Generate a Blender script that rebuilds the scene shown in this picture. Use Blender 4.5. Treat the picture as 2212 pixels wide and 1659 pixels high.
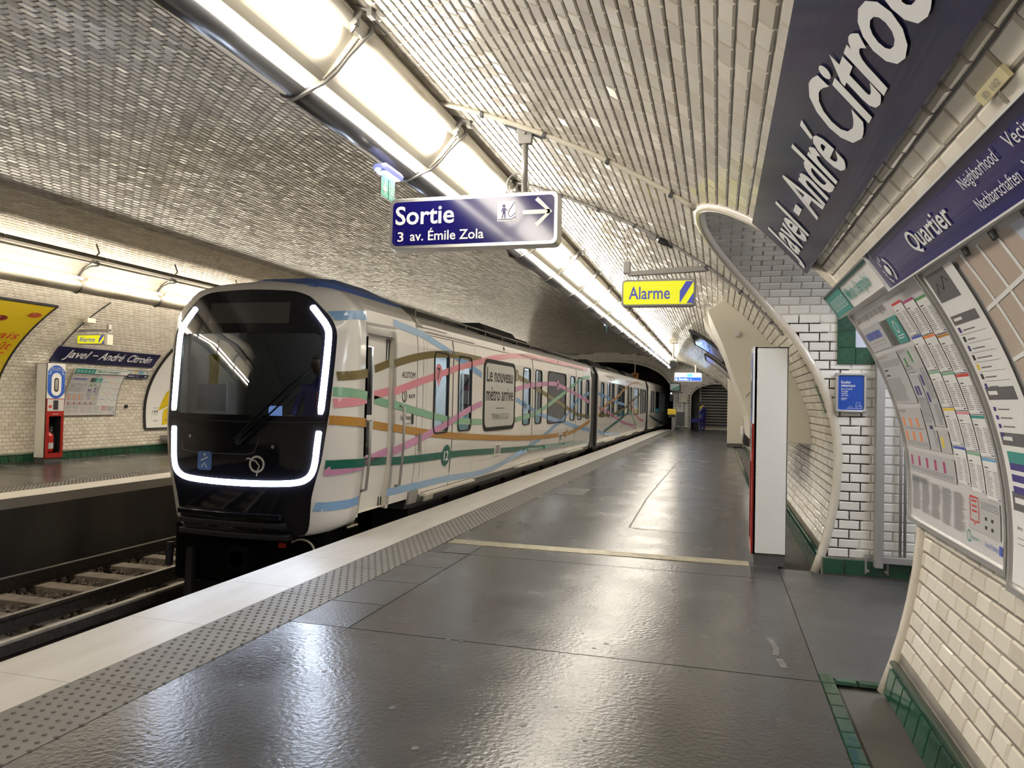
import bpy, bmesh, math, random
import numpy as np
from mathutils import Vector, Matrix
random.seed(7); RNG = np.random.default_rng(11)
scene = bpy.context.scene
C = scene.collection
for o in list(bpy.data.objects): bpy.data.objects.remove(o)

# ------------------------------------------------------------------ camera
YAW, PITCH, ROLL = math.radians(15.539769), math.radians(1.266717), 0.022
fw = Vector((-math.sin(YAW)*math.cos(PITCH), math.cos(YAW)*math.cos(PITCH), math.sin(PITCH)))
rt = Vector((math.cos(YAW), math.sin(YAW), 0))
up = rt.cross(fw)
R2 = rt*math.cos(ROLL)+up*math.sin(ROLL); U2 = up*math.cos(ROLL)-rt*math.sin(ROLL)
cd = bpy.data.cameras.new('camera'); cam = bpy.data.objects.new('camera', cd); C.objects.link(cam)
cd.sensor_width = 36; cd.lens = 36*1600/2212; cd.clip_start = .05; cd.clip_end = 300
M = Matrix((R2, U2, -fw)).transposed().to_4x4(); M.translation = (0, 0, 1.45)
cam.matrix_world = M; scene.camera = cam
# ------------------------------------------------------------------ light / exposure
w = bpy.data.worlds.new('world'); scene.world = w; w.use_nodes = True
w.node_tree.nodes['Background'].inputs[0].default_value = (0, 0, 0, 1)
scene.view_settings.view_transform = 'Standard'; scene.view_settings.look = 'None'
scene.view_settings.gamma = 1; scene.view_settings.use_curve_mapping = False
scene.view_settings.exposure = 0.45
E_LAMP = 17.0      # near row diffusers
E_LAMP2 = 24.0
E_FILL = 90.0     # added tubes hidden behind the far duct, to brighten the opposite wall
E_LED = 34.0
E_TRAIN = 14.0
E_PASS = 30.0
# ------------------------------------------------------------------ materials
def mat(name, col, rough=.5, metal=0, spec=.5, coat=0, emit=None, es=0, trans=0):
    m = bpy.data.materials.new(name); m.use_nodes = True
    b = m.node_tree.nodes['Principled BSDF']
    b.inputs['Base Color'].default_value = (*col, 1); b.inputs['Roughness'].default_value = rough
    b.inputs['Metallic'].default_value = metal; b.inputs['Specular IOR Level'].default_value = spec
    b.inputs['Coat Weight'].default_value = coat; b.inputs['Coat Roughness'].default_value = .05
    b.inputs['Transmission Weight'].default_value = trans
    if emit: b.inputs['Emission Color'].default_value = (*emit, 1); b.inputs['Emission Strength'].default_value = es
    return m
def nd(m, t, **k):
    n = m.node_tree.nodes.new(t)
    for a, v in k.items():
        if a.startswith('i_'): n.inputs[int(a[2:]) if a[2:].isdigit() else a[2:].replace('_', ' ')].default_value = v
        else: setattr(n, a, v)
    return n
def noisy(m, scale=3., c2=None, amt=.5, rough=None, bump=0, bscale=60, stretch=None, detail=5, lo=.35, hi=.7):
    nt = m.node_tree; b = nt.nodes['Principled BSDF']; L = nt.links.new
    tc = nd(m, 'ShaderNodeTexCoord'); src = tc.outputs['Object']
    if stretch:
        mp = nd(m, 'ShaderNodeMapping'); mp.inputs['Scale'].default_value = stretch; L(src, mp.inputs[0]); src = mp.outputs[0]
    n = nd(m, 'ShaderNodeTexNoise', i_Scale=scale, i_Detail=detail); L(src, n.inputs['Vector'])
    r = nd(m, 'ShaderNodeMapRange'); r.inputs[1].default_value = lo; r.inputs[2].default_value = hi; L(n.outputs[0], r.inputs[0])
    if c2:
        mx = nd(m, 'ShaderNodeMix', data_type='RGBA'); mx.inputs[6].default_value = b.inputs['Base Color'].default_value; mx.inputs[7].default_value = (*c2, 1)
        ml = nd(m, 'ShaderNodeMath', operation='MULTIPLY'); ml.inputs[1].default_value = amt; L(r.outputs[0], ml.inputs[0])
        L(ml.outputs[0], mx.inputs[0]); L(mx.outputs[2], b.inputs['Base Color'])
    if rough:
        r2 = nd(m, 'ShaderNodeMapRange'); r2.inputs[1].default_value = lo; r2.inputs[2].default_value = hi
        r2.inputs[3].default_value = rough[0]; r2.inputs[4].default_value = rough[1]; L(n.outputs[0], r2.inputs[0]); L(r2.outputs[0], b.inputs['Roughness'])
    if bump:
        n2 = nd(m, 'ShaderNodeTexNoise', i_Scale=bscale, i_Detail=4); L(src, n2.inputs['Vector'])
        bp = nd(m, 'ShaderNodeBump', i_Strength=bump, i_Distance=.01); L(n2.outputs[0], bp.inputs['Height']); L(bp.outputs[0], b.inputs['Normal'])
    return m
def tile_mat(name, cA, cB, dirt, damt=.5, rough=.14, dscale=1.2):
    """glazed tile: each tile takes its own tint (island / object random), plus stains"""
    m = mat(name, cA, rough, spec=.6); nt = m.node_tree; L = nt.links.new; b = nt.nodes['Principled BSDF']
    g = nd(m, 'ShaderNodeNewGeometry'); oi = nd(m, 'ShaderNodeObjectInfo')
    ad = nd(m, 'ShaderNodeMath', operation='ADD'); fr = nd(m, 'ShaderNodeMath', operation='FRACT')
    L(g.outputs['Random Per Island'], ad.inputs[0]); L(oi.outputs['Random'], ad.inputs[1]); L(ad.outputs[0], fr.inputs[0])
    mx = nd(m, 'ShaderNodeMix', data_type='RGBA'); mx.inputs[6].default_value = (*cA, 1); mx.inputs[7].default_value = (*cB, 1)
    pw = nd(m, 'ShaderNodeMath', operation='POWER'); pw.inputs[1].default_value = 1.6; L(fr.outputs[0], pw.inputs[0]); L(pw.outputs[0], mx.inputs[0])
    n = nd(m, 'ShaderNodeTexNoise', i_Scale=dscale, i_Detail=8, i_Roughness=.7); L(g.outputs['Position'], n.inputs['Vector'])
    r = nd(m, 'ShaderNodeMapRange'); r.inputs[1].default_value = .48; r.inputs[2].default_value = .8; r.inputs[4].default_value = damt; L(n.outputs[0], r.inputs[0])
    m2 = nd(m, 'ShaderNodeMix', data_type='RGBA'); m2.inputs[7].default_value = (*dirt, 1)
    L(mx.outputs[2], m2.inputs[6]); L(r.outputs[0], m2.inputs[0]); L(m2.outputs[2], b.inputs['Base Color'])
    n2 = nd(m, 'ShaderNodeTexNoise', i_Scale=14., i_Detail=2); L(g.outputs['Position'], n2.inputs['Vector'])
    bp = nd(m, 'ShaderNodeBump', i_Strength=.12, i_Distance=.01); L(n2.outputs[0], bp.inputs['Height']); L(bp.outputs[0], b.inputs['Normal'])
    return m
m_tile = tile_mat('white_tile', (.74, .70, .62), (.58, .53, .45), (.32, .27, .20), .3)
m_tilec = tile_mat('dim_dirty_tile', (.50, .475, .435), (.35, .33, .30), (.18, .16, .13), .4, .22)  # darker colour stands in for the weaker light on the ceiling, plus some dirt
m_tilep = tile_mat('grey_white_tile', (.72, .70, .66), (.62, .60, .56), (.4, .35, .28), .2, .18)
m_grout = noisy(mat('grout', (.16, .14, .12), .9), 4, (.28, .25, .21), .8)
m_groutw = noisy(mat('pale_grout', (.27, .245, .21), .9), 4, (.15, .13, .11), .8)
m_groutp = noisy(mat('light_grout', (.50, .47, .42), .9), 4, (.32, .28, .23), .7)
m_green = tile_mat('green_tile', (.015, .075, .04), (.02, .05, .035), (.09, .08, .06), .35, .12, 5)
m_greenl = mat('green_tile_relief', (.04, .13, .08), .3)
m_asph = noisy(mat('dark_resin_floor', (.045, .045, .046), .25, spec=.5), 1.6, (.06, .058, .057), .35, rough=(.20, .30), bump=.22, bscale=38)
m_asph2 = noisy(mat('dark_resin_floor_dull', (.055, .055, .056), .45), 2.1, (.085, .08, .078), .7, rough=(.28, .5), bump=.3, bscale=60)
m_joint = mat('joint', (.012, .012, .012), .8)
m_strip = noisy(mat('white_edge_stone', (.52, .50, .47), .42), 2.5, (.42, .39, .35), .6, bump=.15, bscale=30, stretch=(3, .6, 1))
m_tact = noisy(mat('tactile_grey', (.17, .16, .145), .55), 3, (.12, .11, .10), .6)
m_conc = noisy(mat('pit_concrete', (.10, .095, .085), .85), 1.5, (.05, .045, .04), .8, bump=.4, bscale=14, stretch=(1, 1, .35))
m_ball = noisy(mat('ballast_dirt', (.07, .055, .04), .95), 9, (.02, .017, .014), .9, bump=1., bscale=40)
m_stone = tile_mat('ballast_stone', (.17, .13, .10), (.07, .055, .045), (.03, .025, .02), .6, .85, 4)
m_sleeper = noisy(mat('sleeper', (.17, .14, .11), .9), 6, (.08, .06, .045), .8)
m_rail = noisy(mat('rail_steel', (.05, .04, .033), .6, .3), 20, (.12, .10, .08), .5)
m_railtop = mat('rail_running_surface', (.45, .43, .40), .3, .9)
m_third = noisy(mat('third_rail_cover', (.42, .38, .31), .6), 8, (.2, .17, .13), .7)
m_gutter = noisy(mat('gutter_rust', (.12, .095, .07), .8), 6, (.30, .15, .03), 1, stretch=(1, .5, 1), lo=.42, hi=.62, bump=.4, bscale=25)
m_cream = mat('cream_paint', (.62, .58, .49), .35, spec=.5)
m_hood = mat('far_reflector', (.24, .215, .17), .45)
m_cream_l = mat('cream_light_housing', (.66, .62, .53), .28, spec=.5, coat=.3)
m_white = mat('white_paint', (.72, .71, .68), .4)
m_white2 = mat('white_enamel', (.82, .82, .82), .2, coat=.4)
m_grey = mat('grey_metal', (.32, .31, .30), .45, .4)
m_dgrey = mat('dark_grey_metal', (.10, .10, .10), .5, .3)
m_chrome = mat('brushed_aluminium', (.62, .61, .59), .3, .9)
m_tube = mat('dark_polished_tube', (.20, .20, .21), .28, .85)
m_tubec = mat('cream_tube', (.46, .42, .34), .35, .1)
m_blackp = mat('matt_black_underside', (.004, .004, .004), .8, spec=.05)
m_black = mat('black_plastic', (.012, .012, .013), .45)
m_rubber = mat('black_rubber', (.008, .008, .008), .7)
m_gloss = mat('gloss_black', (.006, .006, .009), .06, spec=.6, coat=.5)
m_blue = mat('enamel_blue', (.008, .007, .12), .12, spec=.45, coat=.2)
m_navy = mat('enamel_navy', (.010, .011, .055), .18, spec=.45, coat=.2)
m_txt = mat('sign_white', (.78, .78, .80), .3)
m_dk = mat('print_black', (.02, .02, .022), .5)
m_paper = mat('poster_paper', (.60, .59, .60), .25, coat=.3)
m_pgrey = mat('print_grey', (.42, .42, .43), .4)
m_pline = mat('print_text_grey', (.17, .17, .18), .5)
m_teal = mat('print_teal', (.03, .27, .24), .35)
m_pblue = mat('print_blue', (.05, .09, .42), .4)
m_pviolet = mat('print_violet', (.045, .03, .20), .4)
m_porange = mat('print_orange', (.75, .22, .07), .4)
m_pmag = mat('print_magenta', (.38, .04, .16), .4)
m_pgreen = mat('print_green', (.07, .26, .08), .4)
m_pyel = mat('print_yellow', (.72, .50, .03), .4)
m_pred = mat('print_red', (.55, .04, .03), .4)
m_pred2 = mat('print_brown_red', (.16, .015, .012), .3)
m_pcyan = mat('print_cyan', (.12, .34, .55), .4)
m_pmap = mat('print_map_beige', (.45, .37, .31), .4)
m_pmap2 = mat('print_map_sand', (.55, .48, .38), .4)
m_priver = mat('print_map_water', (.50, .53, .64), .4)
m_pdgrey = mat('print_dark_grey', (.11, .10, .11), .4)
m_photo = noisy(mat('print_photo', (.02, .03, .06), .4), 30, (.12, .12, .06), 1)
m_yellow = mat('poster_yellow', (.62, .46, .01), .3, coat=.2)
m_redpaint = mat('red_paint', (.30, .015, .012), .3)
m_ext = mat('extinguisher_red', (.50, .02, .015), .2, coat=.5)
m_lblue = mat('cabinet_blue', (.03, .11, .48), .3)
m_escb = mat('notice_blue', (.01, .06, .34), .3)
m_lamp = mat('lamp_diffuser', (.9, .9, .85), .4, emit=(1, .92, .79), es=E_LAMP)
m_lamp2 = mat('lamp_tube', (.9, .9, .85), .4, emit=(1, .90, .74), es=E_LAMP2)
m_fill_tube = mat('added_fill_tube', (.9, .9, .85), .4, emit=(1, .90, .74), es=E_FILL)  # glow of the added tubes behind the far duct
m_led = mat('cool_led', (.9, .9, .9), .4, emit=(.72, .82, 1), es=E_LED)
m_emer = mat('emergency_lamp', (.9, .9, .9), .4, emit=(.55, .75, 1), es=8)
m_emcase = mat('emergency_case', (.30, .32, .62), .1, spec=.6, emit=(.25, .3, .9), es=.35)
m_inlamp = mat('train_interior_lamp', (.9, .9, .9), .4, emit=(.9, .95, 1), es=E_TRAIN)
m_passlamp = mat('passage_lamp', (.9, .9, .9), .4, emit=(.85, .9, 1), es=E_PASS)
m_alarm = mat('backlit_yellow', (.7, .7, .02), .3, emit=(.72, .74, .01), es=.40)
m_alblue = mat('alarm_blue', (.05, .06, .30), .3, emit=(.06, .07, .4), es=.4)
m_farblue = mat('backlit_blue', (.01, .05, .7), .3, emit=(.01, .09, 1), es=1.0)
m_farwhite = mat('backlit_white', (.7, .9, .95), .3, emit=(.55, .85, 1), es=1.3)
m_sred = mat('signal_red', (.6, .02, .05), .3, emit=(1, .02, .12), es=5)
m_train = mat('train_white', (.74, .72, .69), .22, spec=.5, coat=.4)
m_trainr = mat('train_roof_grey', (.30, .29, .27), .5)
m_seam = mat('panel_seam', (.05, .05, .05), .7)
m_rblue = mat('roof_blue', (.07, .14, .42), .35)
LIV = dict(blue=(.22, .40, .66), olive=(.17, .13, .04), pink=(.70, .27, .33), mint=(.23, .45, .30), ochre=(.45, .22, .03), violet=(.58, .27, .45), green=(.01, .13, .09), orange=(.45, .26, .10))
LIV = {k: mat('livery_'+k, v, .25, coat=.3) for k, v in LIV.items()}
m_skin = mat('skin', (.10, .05, .035), .6)
m_hair = mat('hair', (.01, .008, .007), .7)
m_ovblue = mat('overall_blue', (.012, .014, .14), .8)
m_ovyel = mat('vest_yellow', (.55, .42, .02), .7)
m_orange = mat('vest_orange', (.6, .10, .02), .7)
m_seat = mat('seat_fabric', (.05, .20, .22), .8)
m_inwall = mat('train_interior', (.55, .58, .60), .4)
m_spill = mat('signal_orange', (.55, .20, .06), .5)

def glass_mat(name, tint, ior=1.5, rough=0.0):
    m = bpy.data.materials.new(name); m.use_nodes = True; nt = m.node_tree; nt.nodes.clear()
    o = nt.nodes.new('ShaderNodeOutputMaterial'); mx = nt.nodes.new('ShaderNodeMixShader'); t = nt.nodes.new('ShaderNodeBsdfTransparent')
    g = nt.nodes.new('ShaderNodeBsdfGlossy'); f = nt.nodes.new('ShaderNodeFresnel')
    t.inputs[0].default_value = (*tint, 1); g.inputs['Roughness'].default_value = rough; f.inputs[0].default_value = ior
    nt.links.new(f.outputs[0], mx.inputs[0]); nt.links.new(t.outputs[0], mx.inputs[1]); nt.links.new(g.outputs[0], mx.inputs[2]); nt.links.new(mx.outputs[0], o.inputs[0])
    return m
m_wind = glass_mat('windshield_glass', (.55, .6, .6), 2.2)
m_glass = glass_mat('window_glass', (.62, .70, .72), 1.6)
m_pglass = glass_mat('poster_glass', (.96, .96, .96), 1.5)
m_clear = glass_mat('clear_plastic', (.55, .75, .75), 1.5)

# ------------------------------------------------------------------ object helpers
WL = {}
def tag(o, label=None, cat=None, group=None, kind=None):
    if label: o['label'] = label
    if cat: o['category'] = cat
    if group: o['group'] = group
    if kind: o['kind'] = kind
    return o
def thing(name, label, cat, loc=(0, 0, 0), group=None):
    o = bpy.data.objects.new(name, None); C.objects.link(o); o.location = loc; o.empty_display_size = .1
    WL[o.name] = Vector(loc); return tag(o, label, cat, group)
def mesh_obj(name, verts, faces, mats, parent=None, mi=None, smooth=False, bevel=0, solid=0, loc=None):
    """verts are world coordinates; the object's origin goes to its parent's origin, or to its own base"""
    V = np.array(verts, dtype=float).reshape(-1, 3)
    if parent is not None: org = WL[parent.name]
    elif loc is not None: org = Vector(loc)
    else:
        a, b = V.min(0), V.max(0); org = Vector(((a[0]+b[0])/2, (a[1]+b[1])/2, a[2]))
    V = V-np.array(org)
    me = bpy.data.meshes.new(name); me.from_pydata(V.tolist(), [], faces)
    if not isinstance(mats, (list, tuple)): mats = [mats]
    for m in mats: me.materials.append(m)
    if mi is not None: me.polygons.foreach_set('material_index', mi)
    if smooth: me.polygons.foreach_set('use_smooth', [True]*len(me.polygons))
    me.update()
    if not smooth: me.shade_flat()
    o = bpy.data.objects.new(name, me); C.objects.link(o)
    if parent is not None: o.parent = parent; WL[o.name] = org.copy()
    else: o.location = org; WL[o.name] = org.copy()
    if solid:
        s = o.modifiers.new('s', 'SOLIDIFY'); s.thickness = abs(solid); s.offset = -1 if solid > 0 else 1
    if bevel:
        b = o.modifiers.new('b', 'BEVEL'); b.width = bevel; b.segments = 2; b.limit_method = 'ANGLE'; b.angle_limit = .6
    return o
class MB:
    def __init__(s): s.v = []; s.f = []; s.m = []
    def add(s, v, f, m=0):
        n = len(s.v); s.v += [tuple(p) for p in v]; s.f += [tuple(i+n for i in q) for q in f]; s.m += [m]*len(f); return s
    def box(s, x0, x1, y0, y1, z0, z1, m=0):
        v = [(x, y, z) for x in (x0, x1) for y in (y0, y1) for z in (z0, z1)]
        return s.add(v, [(0, 1, 3, 2), (4, 6, 7, 5), (0, 4, 5, 1), (2, 3, 7, 6), (0, 2, 6, 4), (1, 5, 7, 3)], m)
    def tube(s, pts, r, n=10, m=0, cap=True):
        P = [Vector(p) for p in pts]; rs = r if isinstance(r, (list, tuple)) else [r]*len(P); base = len(s.v); ref = None
        for i, p in enumerate(P):
            t = (P[min(i+1, len(P)-1)]-P[max(i-1, 0)]).normalized()
            if ref is None: ref = Vector((0, 0, 1)) if abs(t.z) < .9 else Vector((1, 0, 0))
            a = (ref-t*ref.dot(t)).normalized(); b = t.cross(a); ref = a
            for k in range(n):
                an = 2*math.pi*k/n; q = p+(a*math.cos(an)+b*math.sin(an))*rs[i]; s.v.append(tuple(q))
        for i in range(len(P)-1):
            for k in range(n):
                a0 = base+i*n+k; a1 = base+i*n+(k+1) % n; s.f.append((a0, a1, a1+n, a0+n)); s.m.append(m)
        if cap:
            s.f.append(tuple(base+k for k in reversed(range(n)))); s.m.append(m)
            e = base+(len(P)-1)*n; s.f.append(tuple(e+k for k in range(n))); s.m.append(m)
        return s
    def prism(s, poly, fn0, fn1, m=0):
        """extrude a 2-D outline; fn0/fn1 map (u,v)->3-D for back and front"""
        n = len(poly); v = [fn0(*p) for p in poly]+[fn1(*p) for p in poly]
        f = [(i, (i+1) % n, n+(i+1) % n, n+i) for i in range(n)]+[tuple(range(n))[::-1], tuple(range(n, 2*n))]
        return s.add(v, f, m)
    def build(s, name, mats, parent=None, **k):
        return mesh_obj(name, s.v, s.f, mats, parent, mi=s.m, **k)
def rr(x0, y0, x1, y1, r, n=5):
    P = []
    for cx, cy, a in ((x1-r, y1-r, 0), (x0+r, y1-r, 90), (x0+r, y0+r, 180), (x1-r, y0+r, 270)):
        for k in range(n+1):
            t = math.radians(a+90*k/n); P.append((cx+r*math.cos(t), cy+r*math.sin(t)))
    return P
_tc = {}
def text2d(body, size=1, shear=0, bold=0, align='LEFT', sx=1.0):
    key = (body, size, shear, bold, align, sx)
    if key in _tc: return _tc[key]
    cu = bpy.data.curves.new('t', 'FONT'); cu.body = body; cu.size = size; cu.shear = shear; cu.offset = bold*size; cu.align_x = align; cu.resolution_u = 3
    o = bpy.data.objects.new('t', cu); C.objects.link(o); dg = bpy.context.evaluated_depsgraph_get()
    me = bpy.data.meshes.new_from_object(o.evaluated_get(dg)); v = [(p.co.x*sx, p.co.y) for p in me.vertices]; f = [tuple(p.vertices) for p in me.polygons]
    bpy.data.objects.remove(o); bpy.data.meshes.remove(me); bpy.data.curves.remove(cu)
    _tc[key] = (v, f); return v, f
def put_text(mb, body, u, v, size, fn, m=0, fit=None, **k):
    vv, ff = text2d(body, size, **k)
    if not vv: return
    s = 1
    if fit:
        x0 = min(p[0] for p in vv); x1 = max(p[0] for p in vv); s = fit/(x1-x0); u -= x0*s
    mb.add([fn(u+p[0]*s, v+p[1]) for p in vv], ff, m)
def put_rect(mb, u0, v0, u1, v1, fn, m=0, nu=1, nv=1):
    g = [[fn(u0+(u1-u0)*i/nu, v0+(v1-v0)*j/nv) for i in range(nu+1)] for j in range(nv+1)]
    vs = [p for r in g for p in r]; W = nu+1
    mb.add(vs, [(j*W+i, j*W+i+1, (j+1)*W+i+1, (j+1)*W+i) for j in range(nv) for i in range(nu)], m)
def put_poly(mb, poly, fn, m=0): mb.add([fn(*p) for p in poly], [tuple(range(len(poly)))], m)
def ring2d(mb, cu, cv, r0, r1, fn, m=0, a0=0, a1=360, n=32, sy=1):
    vs = []
    for k in range(n+1):
        t = math.radians(a0+(a1-a0)*k/n); vs += [fn(cu+r0*math.cos(t), cv+r0*sy*math.sin(t)), fn(cu+r1*math.cos(t), cv+r1*sy*math.sin(t))]
    mb.add(vs, [(2*k, 2*k+1, 2*k+3, 2*k+2) for k in range(n)], m)
def line2d(mb, pts, w, fn, m=0):
    vs = []
    for i, p in enumerate(pts):
        a = pts[max(i-1, 0)]; b = pts[min(i+1, len(pts)-1)]; dx, dy = b[0]-a[0], b[1]-a[1]; l = math.hypot(dx, dy) or 1
        nx, ny = -dy/l*w/2, dx/l*w/2; vs += [fn(p[0]-nx, p[1]-ny), fn(p[0]+nx, p[1]+ny)]
    mb.add(vs, [(2*k, 2*k+2, 2*k+3, 2*k+1) for k in range(len(pts)-1)], m)

# ------------------------------------------------------------------ vault geometry
XC, A, B, BL, Z0 = -6.2, 7.22, 3.35, 4.5, 1.0
Y_A, Y_B = -7.0, 42.8          # ends of the station hall
_P = []
for z in np.linspace(0, Z0, 40, endpoint=False): _P.append((XC+A*math.sqrt(1-((Z0-z)/BL)**2), z))
for t in np.linspace(0, math.pi, 400): _P.append((XC+A*math.cos(t), Z0+B*math.sin(t)))
for z in np.linspace(Z0, 0, 41)[1:]: _P.append((XC-A*math.sqrt(1-((Z0-z)/BL)**2), z))
_P = np.array(_P); _S = np.concatenate([[0], np.cumsum(np.hypot(*np.diff(_P, axis=0).T))]); S_L = float(_S[-1])
def vP(s): return np.interp(s, _S, _P[:, 0]), np.interp(s, _S, _P[:, 1])
def vT(s):
    a, b = vP(np.asarray(s)-.03), vP(np.asarray(s)+.03); tx, tz = b[0]-a[0], b[1]-a[1]; l = np.hypot(tx, tz); return tx/l, tz/l
def sR(z):   # arclength on the right side at height z
    i = int(np.argmax(_P[:, 1])); return float(np.interp(z, _P[:i, 1], _S[:i]))
def sLf(z):
    i = int(np.argmax(_P[:, 1])); return float(np.interp(-z, -_P[i:, 1], _S[i:]))
def sX(x):   # arclength where the upper vault crosses x
    t = math.acos((x-XC)/A); z = Z0+B*math.sin(t); return sR(z) if x > XC else sLf(z)
def onvault(s, y, off=0.):
    x, z = vP(s); tx, tz = vT(s); return (float(x-tz*off), y, float(z+tx*off))   # inward normal = (-tz, tx)
def mapR(y0, z0, off):
    s0 = sR(z0); return lambda u, v, d=0: onvault(s0+v, y0-u, off+d)
def mapL(y0, z0, off):
    s0 = sLf(z0); return lambda u, v, d=0: onvault(s0-v, y0+u, off+d)
# arched passage in the right wall
PA, PB, PS, PH = 4.2, 7.0, 1.75, 1.08
PS2 = 2.25
def pass_range(z):
    if z >= PS+PH: return None
    c = (PA+PB)/2-.1; q = PS+PH
    a = PA if z <= PS else c-(c-PA)*math.sqrt(1-((z-PS)/PH)**2)
    b = PB if z <= PS2 else c+(PB-c)*math.sqrt(1-((z-PS2)/(q-PS2))**2)
    return a, b
# platform edge line (bends at the far end)
GX = [-20, 8, 14, 20, 27, 37, 43, 70]; GY = [0, 0, .07, .18, .27, .38, .6, 1.6]
def gsh(y): return float(np.interp(y, GX, GY))
# ------------------------------------------------------------------ shells
Y_T = 43.0
def shell(name, sa, sb, m):
    ss = [sa+(sb-sa)*i/80 for i in range(81)] if name != 'wall_right' else list(np.linspace(sa, sb, 120))
    v = []; f = []
    def quad(s0, s1, a0, a1, b0, b1):
        n = len(v)
        for s, y in ((s0, a0), (s0, b0), (s1, b1), (s1, a1)): v.append(onvault(s, y))
        f.append((n, n+1, n+2, n+3))
    for s0, s1 in zip(ss[:-1], ss[1:]):
        z0, z1 = vP(s0)[1], vP(s1)[1]; r0 = r1 = None
        if name == 'wall_right': r0, r1 = pass_range(z0), pass_range(z1)
        if r0 is None and r1 is None: quad(s0, s1, Y_A, Y_A, Y_T, Y_T); continue
        c = ((PA+PB)/2-.1,)*2; r0 = r0 or c; r1 = r1 or c
        quad(s0, s1, Y_A, Y_A, r0[0], r1[0]); quad(s0, s1, r0[1], r1[1], Y_T, Y_T)
    return mesh_obj(name, v, f, m, smooth=True, loc=(0, 0, 0))
S_WR = sX(-2.3); S_WL = sX(-9.0)  # colour split follows the lamp light: paler tile out to the lit zones
wall_right = tag(shell('wall_right', 0, S_WR, m_groutw), kind='structure')
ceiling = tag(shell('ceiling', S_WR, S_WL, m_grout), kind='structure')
wall_left = tag(shell('wall_left', S_WL, S_L, m_groutp), kind='structure')
for o in (wall_right, ceiling, wall_left):
    s = o.modifiers.new('s', 'SOLIDIFY'); s.thickness = .25; s.offset = 1

# ------------------------------------------------------------------ tiles
_cam = np.array(M.translation); _fw = np.array(fw); _R = np.array(R2); _U = np.array(U2)
def px_size(c):
    d = c-_cam; dep = d@_fw; x = (d@_R)/np.maximum(dep, .01)*1600; y = (d@_U)/np.maximum(dep, .01)*1600
    vis = (dep > .2) & (np.abs(x) < 1150) & (np.abs(y) < 870); return np.where(vis, 1600/np.maximum(dep, .01), 0)
def unit_tile(name, w, h, bev, t):
    a, b = w/2, h/2; v = [(-a, -b, -.002), (a, -b, -.002), (a, b, -.002), (-a, b, -.002), (-a+bev, -b+bev, t), (a-bev, -b+bev, t), (a-bev, b-bev, t), (-a+bev, b-bev, t)]
    return v, [(4, 5, 6, 7), (0, 1, 5, 4), (1, 2, 6, 5), (2, 3, 7, 6), (3, 0, 4, 7)]
TF = np.array([(4, 5, 6, 7), (0, 1, 5, 4), (1, 2, 6, 5), (2, 3, 7, 6), (3, 0, 4, 7)])
def lay_tiles(parent, cen, eu, ev, en, w, h, bev, t, m, tilt, full, name='tile', limit=300, minpx=0):
    """cen,eu,ev,en: (N,3) frames; w (N,) widths; the `limit` largest in view become parts, the rest one stuff part"""
    N = len(cen); w = np.broadcast_to(w, N).astype(float); h = np.broadcast_to(h, N).astype(float)
    ta = RNG.normal(0, tilt, N); tb = RNG.normal(0, tilt, N)
    px = px_size(cen)*np.where(full, 1, 0)
    order = np.argsort(-px); pick = order[:limit]; pick = pick[px[pick] > minpx]; sel = np.zeros(N, bool); sel[pick] = True
    v0, f0 = unit_tile(name, float(np.median(w)), float(np.median(h)), bev, t)
    me = bpy.data.meshes.new(name); me.from_pydata(v0, [], f0); me.materials.append(m); me.shade_flat()
    for i in pick:
        o = bpy.data.objects.new(name, me); C.objects.link(o); o.parent = parent
        n = en[i]+ta[i]*eu[i]+tb[i]*ev[i]; n /= np.linalg.norm(n); u = eu[i]-n*(eu[i]@n); u /= np.linalg.norm(u); vv = np.cross(n, u)
        mm = Matrix.Identity(4)
        for k in range(3): mm[k][0], mm[k][1], mm[k][2], mm[k][3] = u[k], vv[k], n[k], cen[i][k]-WL[parent.name][k]
        o.matrix_basis = mm
    r = ~sel; n = int(r.sum())
    if n:
        c, U, V, NN = cen[r], eu[r], ev[r], en[r]; a = w[r]/2; b = h[r]/2; T = np.zeros((n, 8, 3))
        for k, (su, sv, top) in enumerate([(-1, -1, 0), (1, -1, 0), (1, 1, 0), (-1, 1, 0), (-1, -1, 1), (1, -1, 1), (1, 1, 1), (-1, 1, 1)]):
            du = su*np.maximum(a-top*bev, .002); dv = sv*np.maximum(b-top*bev, .002); dn = (t if top else -.002)-(ta[r]*du+tb[r]*dv)*top
            T[:, k] = c+U*du[:, None]+V*dv[:, None]+NN*dn[:, None]
        T -= np.array(WL[parent.name]); F = (TF[None]+8*np.arange(n)[:, None, None]).reshape(-1, 4)
        me = bpy.data.meshes.new(name+'_field'); me.vertices.add(n*8); me.vertices.foreach_set('co', T.ravel())
        me.loops.add(n*20); me.loops.foreach_set('vertex_index', F.ravel()); me.polygons.add(n*5); me.polygons.foreach_set('loop_start', np.arange(n*5)*4)
        me.materials.append(m); me.update(calc_edges=True); me.shade_flat()
        o = bpy.data.objects.new(name+'_field', me); C.objects.link(o); o.parent = parent; o['kind'] = 'stuff'
TW, TH, TG = .152, .076, .004
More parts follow.
